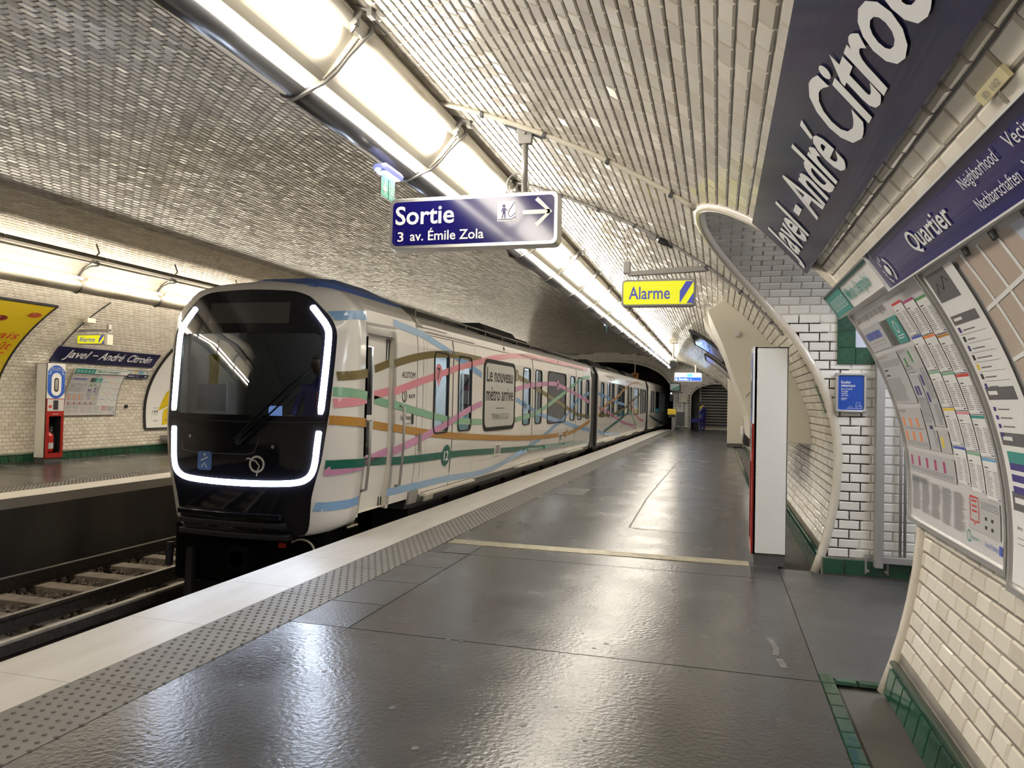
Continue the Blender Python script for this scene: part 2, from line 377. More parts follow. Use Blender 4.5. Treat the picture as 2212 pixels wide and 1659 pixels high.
def vault_tiles(parent, sa, sb, m, tilt, y0, y1, zmin=0, first=None):
    cs, us, vs, ns, ws, fl = [], [], [], [], [], []
    rows = int((S_L)/TH)
    for j in range(rows):
        s = (j+.5)*TH
        if not (sa <= s < sb): continue
        x, z = map(float, vP(s)); tx, tz = map(float, vT(s))
        if z < zmin+TH*.4: continue
        ys = np.arange(y0+(TW/2 if j % 2 else 0), y1, TW); lo = ys; hi = ys+TW-TG
        if parent is wall_right:
            rg = pass_range(z)
            if rg:
                a, b = rg[0]-.035, rg[1]+.035
                k1 = (lo+hi)/2 < (PA+PB)/2-.1; lo2, hi2 = lo.copy(), hi.copy()
                hi2 = np.where(k1 & (hi > a), a, hi2); lo2 = np.where(~k1 & (lo < b), b, lo2)
                lo, hi = lo2, hi2
        wd = hi-lo; ok = wd > .018; lo, hi, wd = lo[ok], hi[ok], wd[ok]; n = len(lo)
        cs.append(np.stack([np.full(n, x), (lo+hi)/2, np.full(n, z)], 1)); us.append(np.tile([0, 1., 0], (n, 1)))
        vs.append(np.tile([-tx, 0, -tz], (n, 1))); ns.append(np.tile([-tz, 0, tx], (n, 1))); ws.append(wd); fl.append(wd > TW-TG-.001)
    c = np.concatenate(cs)
    lay_tiles(parent, c, np.concatenate(us), np.concatenate(vs), np.concatenate(ns), np.concatenate(ws), TH-TG, .009, .007, m, tilt, np.concatenate(fl))
vault_tiles(wall_right, 0, S_WR, m_tile, .013, -1.6, 42.8, .15)
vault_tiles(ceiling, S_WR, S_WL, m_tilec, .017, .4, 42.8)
vault_tiles(wall_left, S_WL, S_L, m_tile, .012, 5.0, 42.8, .15)

# ------------------------------------------------------------------ passage in the right wall
pc = (PA+PB)/2-.1
arc = [(PB, z) for z in np.linspace(0, PS2, 16)]
arc += [(pc+(PB-pc)*math.cos(t), PS2+(PS+PH-PS2)*math.sin(t)) for t in np.linspace(0, math.pi/2, 31)[1:]]
arc += [(pc+(pc-PA)*math.cos(t), PS+PH*math.sin(t)) for t in np.linspace(math.pi/2, math.pi, 31)[1:-1]]
arc += [(PA, z) for z in np.linspace(PS, 0, 12)]
def xv(z): return float(vP(sR(max(z, .001)))[0])
PX = 4.2
v = []; f = []
for i, (y, z) in enumerate(arc):
    v += [(xv(z), y, z), (PX, y, z)]
    if i: f.append((2*i-2, 2*i-1, 2*i+1, 2*i))
wall_passage = tag(mesh_obj('wall_passage', v, f, m_groutp, loc=(0, 0, 0)), kind='structure')
mb = MB(); mb.box(PX, PX+.1, PA-.1, PB+.1, 0, 3.0)
tag(mb.build('wall_passage_end', m_tilep), kind='structure')
arcP = np.array(arc[:64]); aS = np.concatenate([[0], np.cumsum(np.hypot(*np.diff(arcP, axis=0).T))])
cs, us, vs, ns, ws, fl = [], [], [], [], [], []
pw, ph = .172, .0815
for j in range(int(aS[-1]/ph)):
    s = (j+.5)*ph+.15
    if s > aS[-1]-.1: break
    y = np.interp(s, aS, arcP[:, 0]); z = np.interp(s, aS, arcP[:, 1])
    y2 = np.interp(s+.02, aS, arcP[:, 0]); z2 = np.interp(s+.02, aS, arcP[:, 1]); l = math.hypot(y2-y, z2-z); ty, tz = (y2-y)/l, (z2-z)/l
    lo = np.arange(-.432+(pw/2 if j % 2 else 0), PX-pw, pw); hi = lo+pw-.005; a = xv(z)+.022; lo = np.where(lo < a, a, lo); wd = hi-lo; ok = wd > .02
    lo, hi, wd = lo[ok], hi[ok], wd[ok]; n = len(lo); nn = (0, -tz, ty)
    cs.append(np.stack([(lo+hi)/2, np.full(n, y), np.full(n, z)], 1)); us.append(np.tile([1., 0, 0], (n, 1))); vs.append(np.tile([0, ty, tz], (n, 1))); ns.append(np.tile(nn, (n, 1))); ws.append(wd); fl.append(wd > pw-.01)
lay_tiles(wall_passage, np.concatenate(cs), np.concatenate(us), np.concatenate(vs), np.concatenate(ns), np.concatenate(ws), ph-.005, .009, .007, m_tilep, .004, np.concatenate(fl))
# rounded corner trim round the arch
mb = MB(); pts = [(xv(z)+.004, y+(.02 if y > pc else -.02), z) for y, z in arc]
mb.tube(pts, .040, 10)
mb.build('corner_trim', m_tile, wall_right, smooth=True)
mb = MB(); mb.box(2.0, 2.2, 4.9, 6.2, 2.62, 2.68)
t = tag(mb.build('ceiling_lamp', m_passlamp), 'lamp on the vault inside the passage beyond the arch', 'lamp')
t.data.materials[0] = m_passlamp
# green plinth of the passage
def green_row(parent, org, du, dv, dn, n, pitch, h, t=.014, m=m_green, nm='plinth_tile'):
    """a run of n square glazed tiles along du"""
    v0, f0 = unit_tile(nm, pitch-.005, h-.005, .006, t); me = bpy.data.meshes.new(nm); me.from_pydata(v0, [], f0); me.materials.append(m); me.shade_flat()
    du, dv, dn = Vector(du).normalized(), Vector(dv).normalized(), Vector(dn).normalized()
    for i in range(n):
        o = bpy.data.objects.new(nm, me); C.objects.link(o); o.parent = parent; c = Vector(org)+du*(pitch*(i+.5))+dv*(h/2)-WL[parent.name]
        o.matrix_basis = Matrix(((du.x, dv.x, dn.x, c.x), (du.y, dv.y, dn.y, c.y), (du.z, dv.z, dn.z, c.z), (0, 0, 0, 1)))
def baseboard(name, side, y0, y1, pitch=.152, limit=300):
    sg = 1 if side == 'R' else -1; xf = .84 if side == 'R' else -13.24; xt = .875 if side == 'R' else -13.275; H = .15
    mb = MB(); v = []
    for y in (y0, y1): v += [(xf, y, 0), (xf+.12*sg, y, 0), (xt+.09*sg, y, H+.03), (xt, y, H)]
    mb.add(v, [(0, 1, 5, 4), (1, 2, 6, 5), (2, 3, 7, 6), (3, 0, 4, 7), (0, 3, 2, 1), (4, 5, 6, 7)])
    b = tag(mb.build(name, m_groutw), kind='structure')
    n = int((y1-y0)/pitch); n1 = min(n, limit)
    dvv = Vector((xt-xf, 0, H)); nrm = Vector((-H*sg, 0, abs(xt-xf)))
    du = (0, 1, 0) if True else 0
    green_row(b, (xf, y0, .004), (0, 1, 0), dvv, nrm, n1, pitch, H-.006)
    mb = MB(); mb.tube([(xt+.004*sg, y0, H+.012), (xt+.004*sg, y1, H+.012)], .020, 8); mb.build('plinth_cap', m_green, b, smooth=True)
    return b
baseboard('baseboard_right', 'R', -1.6, PA, )
baseboard('baseboard_right_far', 'R', PB, 26.0)
baseboard('baseboard_left', 'L', 6.0, 42.6, .17)
mb = MB(); mb.box(.89, PX, PB-.02, PB+.02, 0, .15); b = tag(mb.build('baseboard_passage', m_groutw), kind='structure')
green_row(b, (.90, PB-.022, .004), (1, 0, 0), (0, 0, 1), (0, -1, 0), 18, .172, .142)
# green relief border of an old frame on the passage wall
fr = thing('tile_frame', 'dark green relief tile border on the passage wall above the blue notice', 'tile frame', (1.0, PB-.01, 1.83))
mb = MB(); mb.box(1.0, 2.2, PB-.02, PB-.004, 1.83, 2.26); mb.build('backing', m_greenl, fr)
def relief(x, z, s=.145):
    mb = MB(); mb.box(x+.003, x+s-.003, PB-.034, PB-.02, z+.003, z+s-.003, 0); cx, cz = x+s/2, z+s/2
    fn = lambda u, v: (cx+u, PB-.036, cz+v)
    for r in (.05, .028): line2d(mb, [(-r, 0), (0, r), (r, 0), (0, -r), (-r, 0)], .004, fn, 1)
    line2d(mb, [(-.065, -.065), (.065, -.065), (.065, .065), (-.065, .065), (-.065, -.065)], .003, fn, 1)
    mb.build('relief_tile', [m_green, m_greenl], fr)
for k in range(3): relief(1.0, 1.83+.145*k)
for k in range(1, 8): relief(1.0+.145*k, 1.83)
mb = MB(); mb.box(1.145, 2.2, PB-.024, PB-.02, 1.975, 2.26); mb.build('picture_field', m_priver, fr)

# ------------------------------------------------------------------ end walls
mb = MB()
def end_wall(y0, holes, name, m, zbot=-1.3):
    """vertical wall closed by the vault outline, with openings given as fn(x)->(z0,z1)"""
    xs = sorted(set(list(np.linspace(XC-A+.01, XC+A-.01, 160))+[h[0] for h in holes]+[h[1] for h in holes]))
    mb = MB()
    for a, b in zip(xs[:-1], xs[1:]):
        c = (a+b)/2; zt = [Z0+B*math.sqrt(max(0, 1-((x-XC)/A)**2)) for x in (a, b)]; h = [q for q in holes if q[0] <= c <= q[1]]
        if h:
            z1 = [h[0][2](x) for x in (a, b)]; mb.add([(a, y0, z1[0]), (b, y0, z1[1]), (b, y0, zt[1]), (a, y0, zt[0])], [(0, 1, 2, 3)])
        else: mb.add([(a, y0, zbot), (b, y0, zbot), (b, y0, zt[1]), (a, y0, zt[0])], [(0, 1, 2, 3)])
    return tag(mb.build(name, m, loc=(0, 0, 0)), kind='structure')
TX0, TX1 = -9.9, -2.4; tcx = (TX0+TX1)/2
def portal(x): u = min(1, abs(x-tcx)/((TX1-TX0)/2)); return 1.7+2.1*(1-u**2.6)**(1/2.2)
DX0, DX1 = -1.48, 1.2
def doorarch(x): u = min(1, abs(x-(-.05))/1.43); return 1.75+.85*math.sqrt(max(0, 1-u*u))
wall_end = end_wall(Y_B, [(TX0, TX1, portal), (DX0, DX1, doorarch)], 'wall_end', m_grout)
cs = []; ws = []
for j in range(0, 56):
    z = .16+(j+.5)*TH
    for x in np.arange(-13.4+(TW/2 if j % 2 else 0), 1.0, TW):
        u = abs(x+TW/2-XC)/A
        if u >= .995 or z > Z0+B*math.sqrt(1-u*u)-.03: continue
        xc = x+TW/2
        if TX0-.1 < xc < TX1+.1 and z < portal(min(max(xc, TX0), TX1))+.12: continue
        if DX0-.1 < xc < 1.3 and z < doorarch(min(max(xc, DX0+.02), DX1))+.08: continue
        cs.append((xc, Y_B-.002, z))
cs = np.array(cs); n = len(cs)
lay_tiles(wall_end, cs, np.tile([1., 0, 0], (n, 1)), np.tile([0, 0, 1.], (n, 1)), np.tile([0, -1., 0], (n, 1)), TW-TG, TH-TG, .009, .008, m_tilep, .012, np.zeros(n, bool), limit=0)
mb = MB(); pts = [(TX1+.05, Y_B-.02, -1)]+[(x, Y_B-.02, portal(min(max(x, TX0), TX1))+.05) for x in np.linspace(TX1+.05, TX0-.05, 50)]+[(TX0-.05, Y_B-.02, -1)]
mb.tube(pts, .07, 6); tag(mb.build('trim_1', m_tilep, smooth=True), kind='structure')
mb = MB(); pts = [(DX0+.02, Y_B-.02, .0)]+[(x, Y_B-.02, doorarch(x)+.02) for x in np.linspace(DX0+.02, DX1, 40)]
mb.tube(pts, .04, 6); tag(mb.build('trim_2', m_tilep, smooth=True), kind='structure')
mb = MB(); mb.box(TX1+.05, DX0-.03, Y_B-.03, Y_B, 0, .15); tag(mb.build('baseboard_end', m_green), kind='structure')
# running tunnel
mb = MB(); xs = np.linspace(TX1, TX0, 40); sec = [(TX1, -1.3)]+[(x, portal(x)) for x in xs]+[(TX0, -1.3)]
for k, (x, z) in enumerate(sec):
    mb.v += [(x, Y_B, z), (x+1.5, Y_B+14, z)]
    if k: mb.f.append((2*k-2, 2*k-1, 2*k+1, 2*k)); mb.m.append(0)
mb.f.append(tuple(range(1, 2*len(sec), 2))); mb.m.append(0)
tag(mb.build('wall_tunnel', m_conc), kind='structure')
# recess of the door arch and its rolling shutter
mb = MB(); rec = [(DX0, 0)]+[(x, doorarch(x)) for x in np.linspace(DX0, DX1, 40)]+[(DX1, 0)]
for k, (x, z) in enumerate(rec):
    mb.v += [(x, Y_B, z), (x, Y_B+1.5, z)]
    if k: mb.f.append((2*k-2, 2*k-1, 2*k+1, 2*k)); mb.m.append(0)
tag(mb.build('wall_recess', m_tilep), kind='structure')
sh = thing('rolling_shutter', 'dark rolling shutter with pale horizontal bars closing the arch at the platform end', 'shutter', (0, Y_B+1.5, 0))
mb = MB(); mb.box(DX0-.1, DX1+.1, Y_B+1.52, Y_B+1.6, 0, 2.7); mb.build('curtain', m_black, sh)
for k in range(15):
    mb = MB(); z = .18+k*.163; mb.box(-.92, DX1, Y_B+1.44, Y_B+1.5, z, z+.028); mb.build('bar', m_chrome, sh, bevel=.008)
mb = MB(); mb.box(-1.02, -.92, Y_B+1.38, Y_B+1.5, 0, 2.6); mb.build('guide_rail', m_grey, sh)
mb = MB(); mb.box(-.92, DX1, Y_B+1.40, Y_B+1.51, 0, .14); mb.build('bottom_rail', m_cream, sh)
# wall behind the camera
mb = MB(); mb.box(-13.6, 1.2, Y_A-.1, Y_A, -1.3, 4.5); tag(mb.build('wall_back', m_tile), kind='structure')

# ------------------------------------------------------------------ platform floor
ys = [-7, -2, 2, 5, 8, 11, 14, 17, 20, 23, 26, 29, 32, 34, 36, 38, 40, 41.5, 43]
def strip(mb, xa, xb, y0, y1, z0, z1, m=0, step=1.5):
    """slab between two x lines (functions of y)"""
    n = max(1, int(math.ceil((y1-y0)/step))); yy = np.linspace(y0, y1, n+1); b = len(mb.v)
    for y in yy: mb.v += [(xa(y), y, z0), (xa(y), y, z1), (xb(y), y, z1), (xb(y), y, z0)]
    for k in range(n):
        q = b+4*k
        for a in range(4): mb.f.append((q+a, q+4+a, q+4+(a+1) % 4, q+(a+1) % 4)); mb.m.append(m)
    mb.f += [(b, b+1, b+2, b+3), (b+4*n+3, b+4*n+2, b+4*n+1, b+4*n)]; mb.m += [m, m]
xe = lambda y: -3.65+gsh(y); xs1 = lambda y: -3.08+gsh(y); xt1 = lambda y: -2.63+gsh(y)
mb = MB(); strip(mb, lambda y: xe(y)+.05, lambda y: 1.25, -7, 42.8, -1.15, -.03); mb.box(1.25, PX, PA-.05, PB+.05, -.4, -.03); mb.box(-1.5, 1.25, 42.8, 44.4, -.4, -.03)
floor = tag(mb.build('floor', m_conc, loc=(0, 0, 0)), kind='structure')
k = 0; y = -7.0; cuts = []
while y < 42.8:
    y2 = min(42.8, y+(1.0 if y > 0 else 3)); cuts.append((y, y2)); y = y2
for a, b in cuts:
    mb = MB(); strip(mb, xe, xs1, a, b-.003, -.2, 0.0); mb.build('edge_stone', m_strip, floor)
for a, b in [(q, min(q+.9, 42.8)) for q in np.arange(-.55, 42.5, .9)]:
    mb = MB(); strip(mb, lambda y: xs1(y)+.004, lambda y: xt1(y)-.004, a, b-.005, -.028, .001, step=.9); mb.build('tactile_slab', m_tact, floor)
# studs
cs = []
for j in range(int(40/.0625)):
    for i in range(7):
        yy = .45+j*.0625; cs.append((-3.045+.0625*i+(.03 if j % 2 else 0)+gsh(yy), yy, .001))
cs = np.array(cs); n = len(cs); K = 8; ang = 2*np.pi*np.arange(K)/K
Vt = np.zeros((n, 2*K, 3))
for q, (r, z) in enumerate(((.0125, 0), (.008, .005))):
    Vt[:, q*K:(q+1)*K, 0] = cs[:, 0, None]+r*np.cos(ang); Vt[:, q*K:(q+1)*K, 1] = cs[:, 1, None]+r*np.sin(ang); Vt[:, q*K:(q+1)*K, 2] = cs[:, 2, None]+z
fcs = [(i, (i+1) % K, K+(i+1) % K, K+i) for i in range(K)]; allf = []
for q in range(n):
    b = q*2*K; allf += [tuple(b+i for i in t) for t in fcs]; allf.append(tuple(range(b+K, b+2*K)))
o = mesh_obj('tactile_studs', Vt.reshape(-1, 3), allf, noisy(mat('stud_grey', (.075, .072, .066), .5), 8), floor); o['kind'] = 'stuff'
# resin bays with recessed joints
XR = .545
bays = [(-7, 0), (0, 4.24), (4.25, 6.60), (6.61, 7.05), (7.27, 13.0), (13.01, 19), (19.01, 27), (27.01, 35), (35.01, 42.8)]
for k, (a, b) in enumerate(bays):
    right = (lambda y: XR) if b < 4.3 or a > 7 else (lambda y: XR)
    mb = MB()
    if 4 < a < 6: strip(mb, lambda y: -2.21, right, a, b, -.03, .0)
    else: strip(mb, lambda y: xt1(y)+.002, right, a, b, -.03, .0)
    mb.build('floor_slab', m_asph, floor)
for a, b in ((4.25, 4.78), (4.79, 5.42), (5.43, 6.0), (6.01, 6.60)):
    mb = MB(); mb.box(-2.627, -2.218, a, b, -.03, .0); mb.build('floor_slab', m_asph2, floor)
for (x0, x1, a, b) in ((XR+.005, 1.25, 4.33, 6.98), (XR+.005, .95, 6.98, 7.05), (1.25, PX, PA, PB)):
    mb = MB(); mb.box(x0, x1, a, b, -.03, -.0005); mb.build('floor_slab', m_asph2, floor)
mb = MB(); mb.box(-1.5, 1.25, 42.8, 44.4, -.03, 0); mb.build('floor_slab', m_asph2, floor)
# repaired patches: thin raised skins and a pale traced line
for (x0, x1, a, b) in ((-2.45, -2.0, 11.4, 12.3), (-2.5, -2.22, 6.62, 7.0)):
    mb = MB(); mb.box(x0, x1, a, b, 0, .003); mb.build('floor_patch', m_asph2, floor)
mb = MB(); fn = lambda u, v: (u, v, .0012)
m_scrape = noisy(mat('paint_scrape', (.16, .155, .14), .55), 20, (.06, .06, .06), .9)
line2d(mb, [(-.75, 8.6), (-.97, 8.72), (-1.02, 11.5), (-1.0, 14), (-.95, 18), (-.85, 22)], .022, fn)
line2d(mb, [(-.97, 8.72), (.1, 8.5)], .015, fn)
line2d(mb, [(.335, 4.95), (.36, 4.72), (.345, 4.6)], .035, fn); line2d(mb, [(.36, 4.55), (.38, 4.4)], .04, fn)
mb.build('paint_trace', m_scrape, floor)
mb = MB(); fn = lambda u, v: (u, v, .0014)
for i in range(60):
    x = random.uniform(-2.5, .4); yv = random.uniform(2, 12) if i > 24 else random.uniform(2.2, 4.5); r = random.uniform(.006, .02); ring2d(mb, x, yv, 0, r, fn, 0, n=8, sy=random.uniform(.6, 1.3))
o = mb.build('gum_spots', m_asph2, floor); o['kind'] = 'stuff'
# expansion joint: grooved metal strips
mb = MB(); mb.box(-2.60, .30, 7.05, 7.27, -.03, -.004); mb.build('joint_bed', m_joint, floor)
m_jn = noisy(mat('joint_brass', (.40, .36, .27), .4, .3), 12, (.2, .18, .14), .6)
for q in range(4):
    mb = MB(); mb.box(-2.60, .30, 7.060+q*.052, 7.094+q*.052, -.02, .007); mb.build('joint_strip', m_jn, floor, bevel=.004)
mb = MB(); mb.box(.30, XR, 7.05, 7.27, -.03, 0); mb.build('floor_slab', m_asph2, floor)
# gutters beside the wall: green curb tiles and rusty bed
def gutter(y0, y1, nm):
    mb = MB(); mb.box(XR+.075, .86, y0, y1, -.05, -.035); g = tag(mb.build(nm, m_gutter, loc=(0, 0, 0)), kind='structure')
    mb = MB(); mb.box(XR, XR+.075, y0, y1+.07, -.05, -.006); mb.build('curb', m_groutw, g)
    green_row(g, (XR+.075, y0, -.008), (0, 1, 0), (-1, 0, 0), (0, 0, 1), int((y1-y0)/.152)+1, .152, .075, nm='curb_tile')
    return g
g = gutter(-1.7, 4.26, 'gutter_near'); green_row(g, (XR+.075, 4.262, -.008), (1, 0, 0), (0, 1, 0), (0, 0, 1), 2, .115, .07, nm='curb_tile')
gutter(7.3, 26.0, 'gutter_far')
# opposite platform
xo = lambda y: -9.05
mb = MB(); strip(mb, lambda y: -13.9, lambda y: -9.10, -7, 42.8, -1.15, -.03)
ofl = tag(mb.build('opposite_floor', m_conc, loc=(0, 0, 0)), kind='structure')
for q in np.arange(5, 42, 2.0):
    mb = MB(); mb.box(-9.62, -9.05, q, q+1.995, -.14, 0); mb.build('edge_stone', m_strip, ofl)
for q in np.arange(5, 42, 2.0):
    mb = MB(); mb.box(-10.07, -9.63, q, q+1.99, -.028, .001); mb.build('tactile_slab', m_tact, ofl)
mb = MB()
for j in range(int(16/.07)):
    for i in range(6): x = -10.03+i*.07; yy = 8+j*.07; mb.box(x-.012, x+.012, yy-.012, yy+.012, .001, .006)
o = mb.build('tactile_studs', bpy.data.materials['stud_grey'], ofl); o['kind'] = 'stuff'
for a, b in ((5, 9.98), (10, 15.98), (16, 24.98), (25, 42.8)):
    mb = MB(); mb.box(-13.3, -10.08, a, b, -.03, 0); mb.build('floor_slab', m_asph, ofl)
# pit
mb = MB(); mb.box(-9.2, -2.0, -7, 56, -1.35, -1.16); bed = tag(mb.build('track_bed', m_ball, loc=(0, 0, 0)), kind='structure')
mb = MB(); mb.box(-9.12, -9.05, -7, 42.8, -1.16, -.14); tag(mb.build('wall_pit_far', m_conc), kind='structure')
mb = MB(); strip(mb, lambda y: xe(y)+.04, lambda y: xe(y)+.10, -7, 42.8, -1.16, -.2); tag(mb.build('wall_pit_near', m_conc), kind='structure')
for q, yy in enumerate(np.arange(2.0, 22, .62)):
    mb = MB(); mb.box(-8.95, -6.5, yy, yy+.24, -1.17, -1.06); mb.build('sleeper', m_sleeper, bed, bevel=.01)
# ballast stones (countless): one part
N = 5200; px_ = RNG.uniform(-9.0, -6.2, N); py_ = RNG.uniform(3.5, 13, N); v = []; f = []
octv = np.array([(1, 0, 0), (0, 1, 0), (-1, 0, 0), (0, -1, 0), (0, 0, 1), (0, 0, -1.)]); octf = [(0, 1, 4), (1, 2, 4), (2, 3, 4), (3, 0, 4), (1, 0, 5), (2, 1, 5), (3, 2, 5), (0, 3, 5)]
for i in range(N):
    r = RNG.uniform(.015, .04); a = RNG.uniform(0, 6.28); ca, sa_ = math.cos(a), math.sin(a); q = octv*RNG.uniform(.6, 1.3, (6, 3))*r
    q = np.stack([q[:, 0]*ca-q[:, 1]*sa_, q[:, 0]*sa_+q[:, 1]*ca, q[:, 2]], 1)+(px_[i], py_[i], -1.15+RNG.uniform(0, .05)); b = len(v); v += q.tolist(); f += [tuple(t+b for t in k) for k in octf]
o = mesh_obj('ballast', v, f, m_stone, bed); o['kind'] = 'stuff'
def rail(x, lab, bend=0):
    mb = MB()
    def seg(xa, xb, z0, z1, m): strip(mb, lambda y: x+xa+bend*gsh(y), lambda y: x+xb+bend*gsh(y), -7, 55, z0, z1, m, 3)
    seg(-.06, .06, -1.06, -1.04, 0); seg(-.01, .01, -1.04, -.93, 0); seg(-.034, .034, -.93, -.90, 0); seg(-.030, .030, -.90, -.892, 1)
    return tag(mb.build('rail', [m_rail, m_railtop], loc=(x, 0, -1.06)), lab, 'rail')
rail(-8.50, 'running rail nearest the pit wall below the opposite platform'); rail(-7.06, 'running rail of the empty track on its side towards the train')
rail(-5.58, 'running rail under the left wheels of the metro train', 1); rail(-4.15, 'running rail under the right wheels of the metro train', 1)
t = thing('third_rail', 'pale capped conductor rail lying between the two tracks', 'conductor rail', (-6.3, 0, -1.1))
mb = MB(); mb.box(-6.36, -6.26, -7, 43, -1.0, -.90); mb.box(-6.32, -6.30, -7, 43, -1.06, -1.0); mb.build('conductor', m_rail, t)
mb = MB(); mb.box(-6.345, -6.275, -7, 43, -.90, -.875); mb.build('cover', m_third, t)
for q in range(12):
    mb = MB(); y = 3+q*2.1; mb.tube([(-6.31, y, -1.16), (-6.31, y, -1.0)], .05, 8); mb.build('insulator', m_rubber, t)
# ================================================================== METRO TRAIN
XT = -4.87
train = thing('metro_train', 'white metro train covered in coloured wavy bands, entering along the near platform', 'train', (XT, 7, -.89))
OUTK = [(0, -.02), (.70, -.02), (.79, .10), (.83, .40), (.93, .78), (.99, 1.28), (1.01, 2.08), (.93, 2.28), (.70, 2.50), (.5, 2.565), (0, 2.585)]
OUTM = [(0, .0), (.86, .0), (.97, .08), (1.01, .40), (1.08, .78), (1.12, 1.28), (1.12, 2.15), (1.02, 2.40), (.80, 2.60), (.5, 2.67), (0, 2.70)]
OUTB = [(0, .04), (.93, .04), (1.07, .11), (1.12, .45), (1.15, .80), (1.15, 1.3), (1.15, 2.12), (1.11, 2.42), (.92, 2.60), (.55, 2.70), (0, 2.73)]
def catmull(P, n=5, tens=.35):
    out = []
    for i in range(len(P)-1):
        p1 = np.array(P[i]); p2 = np.array(P[i+1]); p0 = np.array(P[i-1]) if i else np.array((-P[1][0], P[1][1])); p3 = np.array(P[i+2]) if i+2 < len(P) else np.array((-P[-2][0], P[-2][1]))
        m1 = (p2-p0)*tens*.7; m2 = (p3-p1)*tens*.7
        for k in range(n):
            t = k/n; out.append(tuple((2*t**3-3*t*t+1)*p1+(t**3-2*t*t+t)*m1+(-2*t**3+3*t*t)*p2+(t**3-t*t)*m2))
    out.append(P[-1]); return out
def loop(P):
    h = catmull(P); return [(x, z) for x, z in h]+[(-x, z) for x, z in h[-2:0:-1]]
LK, LM, LB = loop(OUTK), loop(OUTM), loop(OUTB); NL = len(LK)
def Yf(x, z): return 6.76+.135*abs(x)**2.2+.16*max(0, .62-z)**1.3+.10*max(0, z-1.15)+.04*max(0, z-2.1)
def hw(P, z):
    q = [p for p in P[1:] if p[1] > .05]; return float(np.interp(z, [p[1] for p in q], [p[0] for p in q]))
def side_x(y, z):
    """outer x of the right body side (before bending)"""
    hb = hw(OUTB, z)
    if y >= 8.9:
        if z < .45: hb = 1.15-(.45-z)*.22
        return hb
    if y >= 7.36: return hb
    hm = hw(OUTM, z); yk = Yf(hw(OUTK, z), z); hk = hw(OUTK, z)
    if y >= 7.10: return hm+(hb-hm)*((y-7.10)/.26)**.8
    return hk+(hm-hk)*max(0, (y-yk))/max(.01, 7.10-yk)
def TS(y, z, d=0, sg=1): return (XT+gsh(y)+sg*(side_x(y, z)+d), y, z)
def face(x, z, d=0): return (XT+x, Yf(x, z)-d, z)
# --- nose shell
mb = MB(); rings = []
rings.append([(XT+x, Yf(x, z), z) for x, z in LK])
mid = [((a[0]*.45+b[0]*.55), (a[1]*.45+b[1]*.55)) for a, b in zip(LK, LM)]
rings.append([(XT+x, Yf(k[0], k[1])+.06, z) for (x, z), k in zip(mid, LK)])
rings.append([(XT+x, 7.10, z) for x, z in LM])
mid = [((a[0]*.35+b[0]*.65), (a[1]*.35+b[1]*.65)) for a, b in zip(LM, LB)]
rings.append([(XT+x, 7.20, z) for x, z in mid]); rings.append([(XT+x, 7.38, z) for x, z in LB]); rings.append([(XT+x*.97, 7.385, 1.3+(z-1.3)*.97) for x, z in LB])
for r in rings: mb.v += r
for i in range(len(rings)-1):
    for k in range(NL): a = i*NL+k; b = i*NL+(k+1) % NL; mb.f.append((a, b, b+NL, a+NL)); mb.m.append(0)
nose = mb.build('nose_shell', m_train, train, smooth=True)
# --- black face mask with windscreen opening
WSP = rr(-.86, 1.235, .86, 2.11, .07, 5)
def radial(P, th, c):
    """distance from c along angle th to closed polyline P"""
    dx, dz = math.cos(th), math.sin(th); best = None
    for i in range(len(P)):
        x1, z1 = P[i][0]-c[0], P[i][1]-c[1]; x2, z2 = P[(i+1) % len(P)][0]-c[0], P[(i+1) % len(P)][1]-c[1]
        ex, ez = x2-x1, z2-z1; den = dx*ez-dz*ex
        if abs(den) < 1e-12: continue
        t = (x1*ez-z1*ex)/den; u = (x1*dz-z1*dx)/den
        if t > 0 and -1e-6 <= u <= 1+1e-6: best = t if best is None else max(best, t)
    return best
cc = (0, 1.65); N = 120; mb = MB(); NR = 9
for k in range(N):
    th = 2*math.pi*k/N; r0 = radial(WSP, th, cc); r1 = radial(LK, th, cc)
    for i in range(NR): r = r0+(r1-r0)*i/(NR-1); x, z = cc[0]+r*math.cos(th), cc[1]+r*math.sin(th); mb.v.append(face(x, z, .004))
for k in range(N):
    for i in range(NR-1): a = k*NR+i; b = ((k+1) % N)*NR+i; mb.f.append((a, a+1, b+1, b)); mb.m.append(0)
mask = mb.build('face_mask', m_gloss, train, smooth=True)
# windscreen glass
def grid_face(poly_or_rect, d, n=12):
    x0, z0, x1, z1 = poly_or_rect; mbx = MB(); put_rect(mbx, x0, z0, x1, z1, lambda u, v: face(u, v, d), 0, n, n); return mbx
grid_face((-.90, 1.2, .90, 2.15), -.012).build('windscreen', m_wind, train, smooth=True)
mb = grid_face((-.50, 2.215, .49, 2.44), .007); mb.build('destination_window', mat('display_glass', (.05, .055, .05), .05, spec=.8, coat=1), train, smooth=True)
# seam under the windscreen and hatch outlines
mb = MB(); fn = lambda u, v: face(u, v, .007)
line2d(mb, [(x, 1.165+.02*x*x) for x in np.linspace(-.97, .97, 20)], .012, fn)
mb.build('face_seam', m_rubber, train)
mb = MB(); fn = lambda u, v: face(u, v, .006)
line2d(mb, [(-.75, .93), (-.72, .84), (-.6, .82)]+[(x, .82) for x in np.linspace(-.5, .1, 8)]+[(.2, .84), (.24, .93), (.26, 1.0)], .008, fn)
mb.build('hatch_outline', m_dgrey, train)
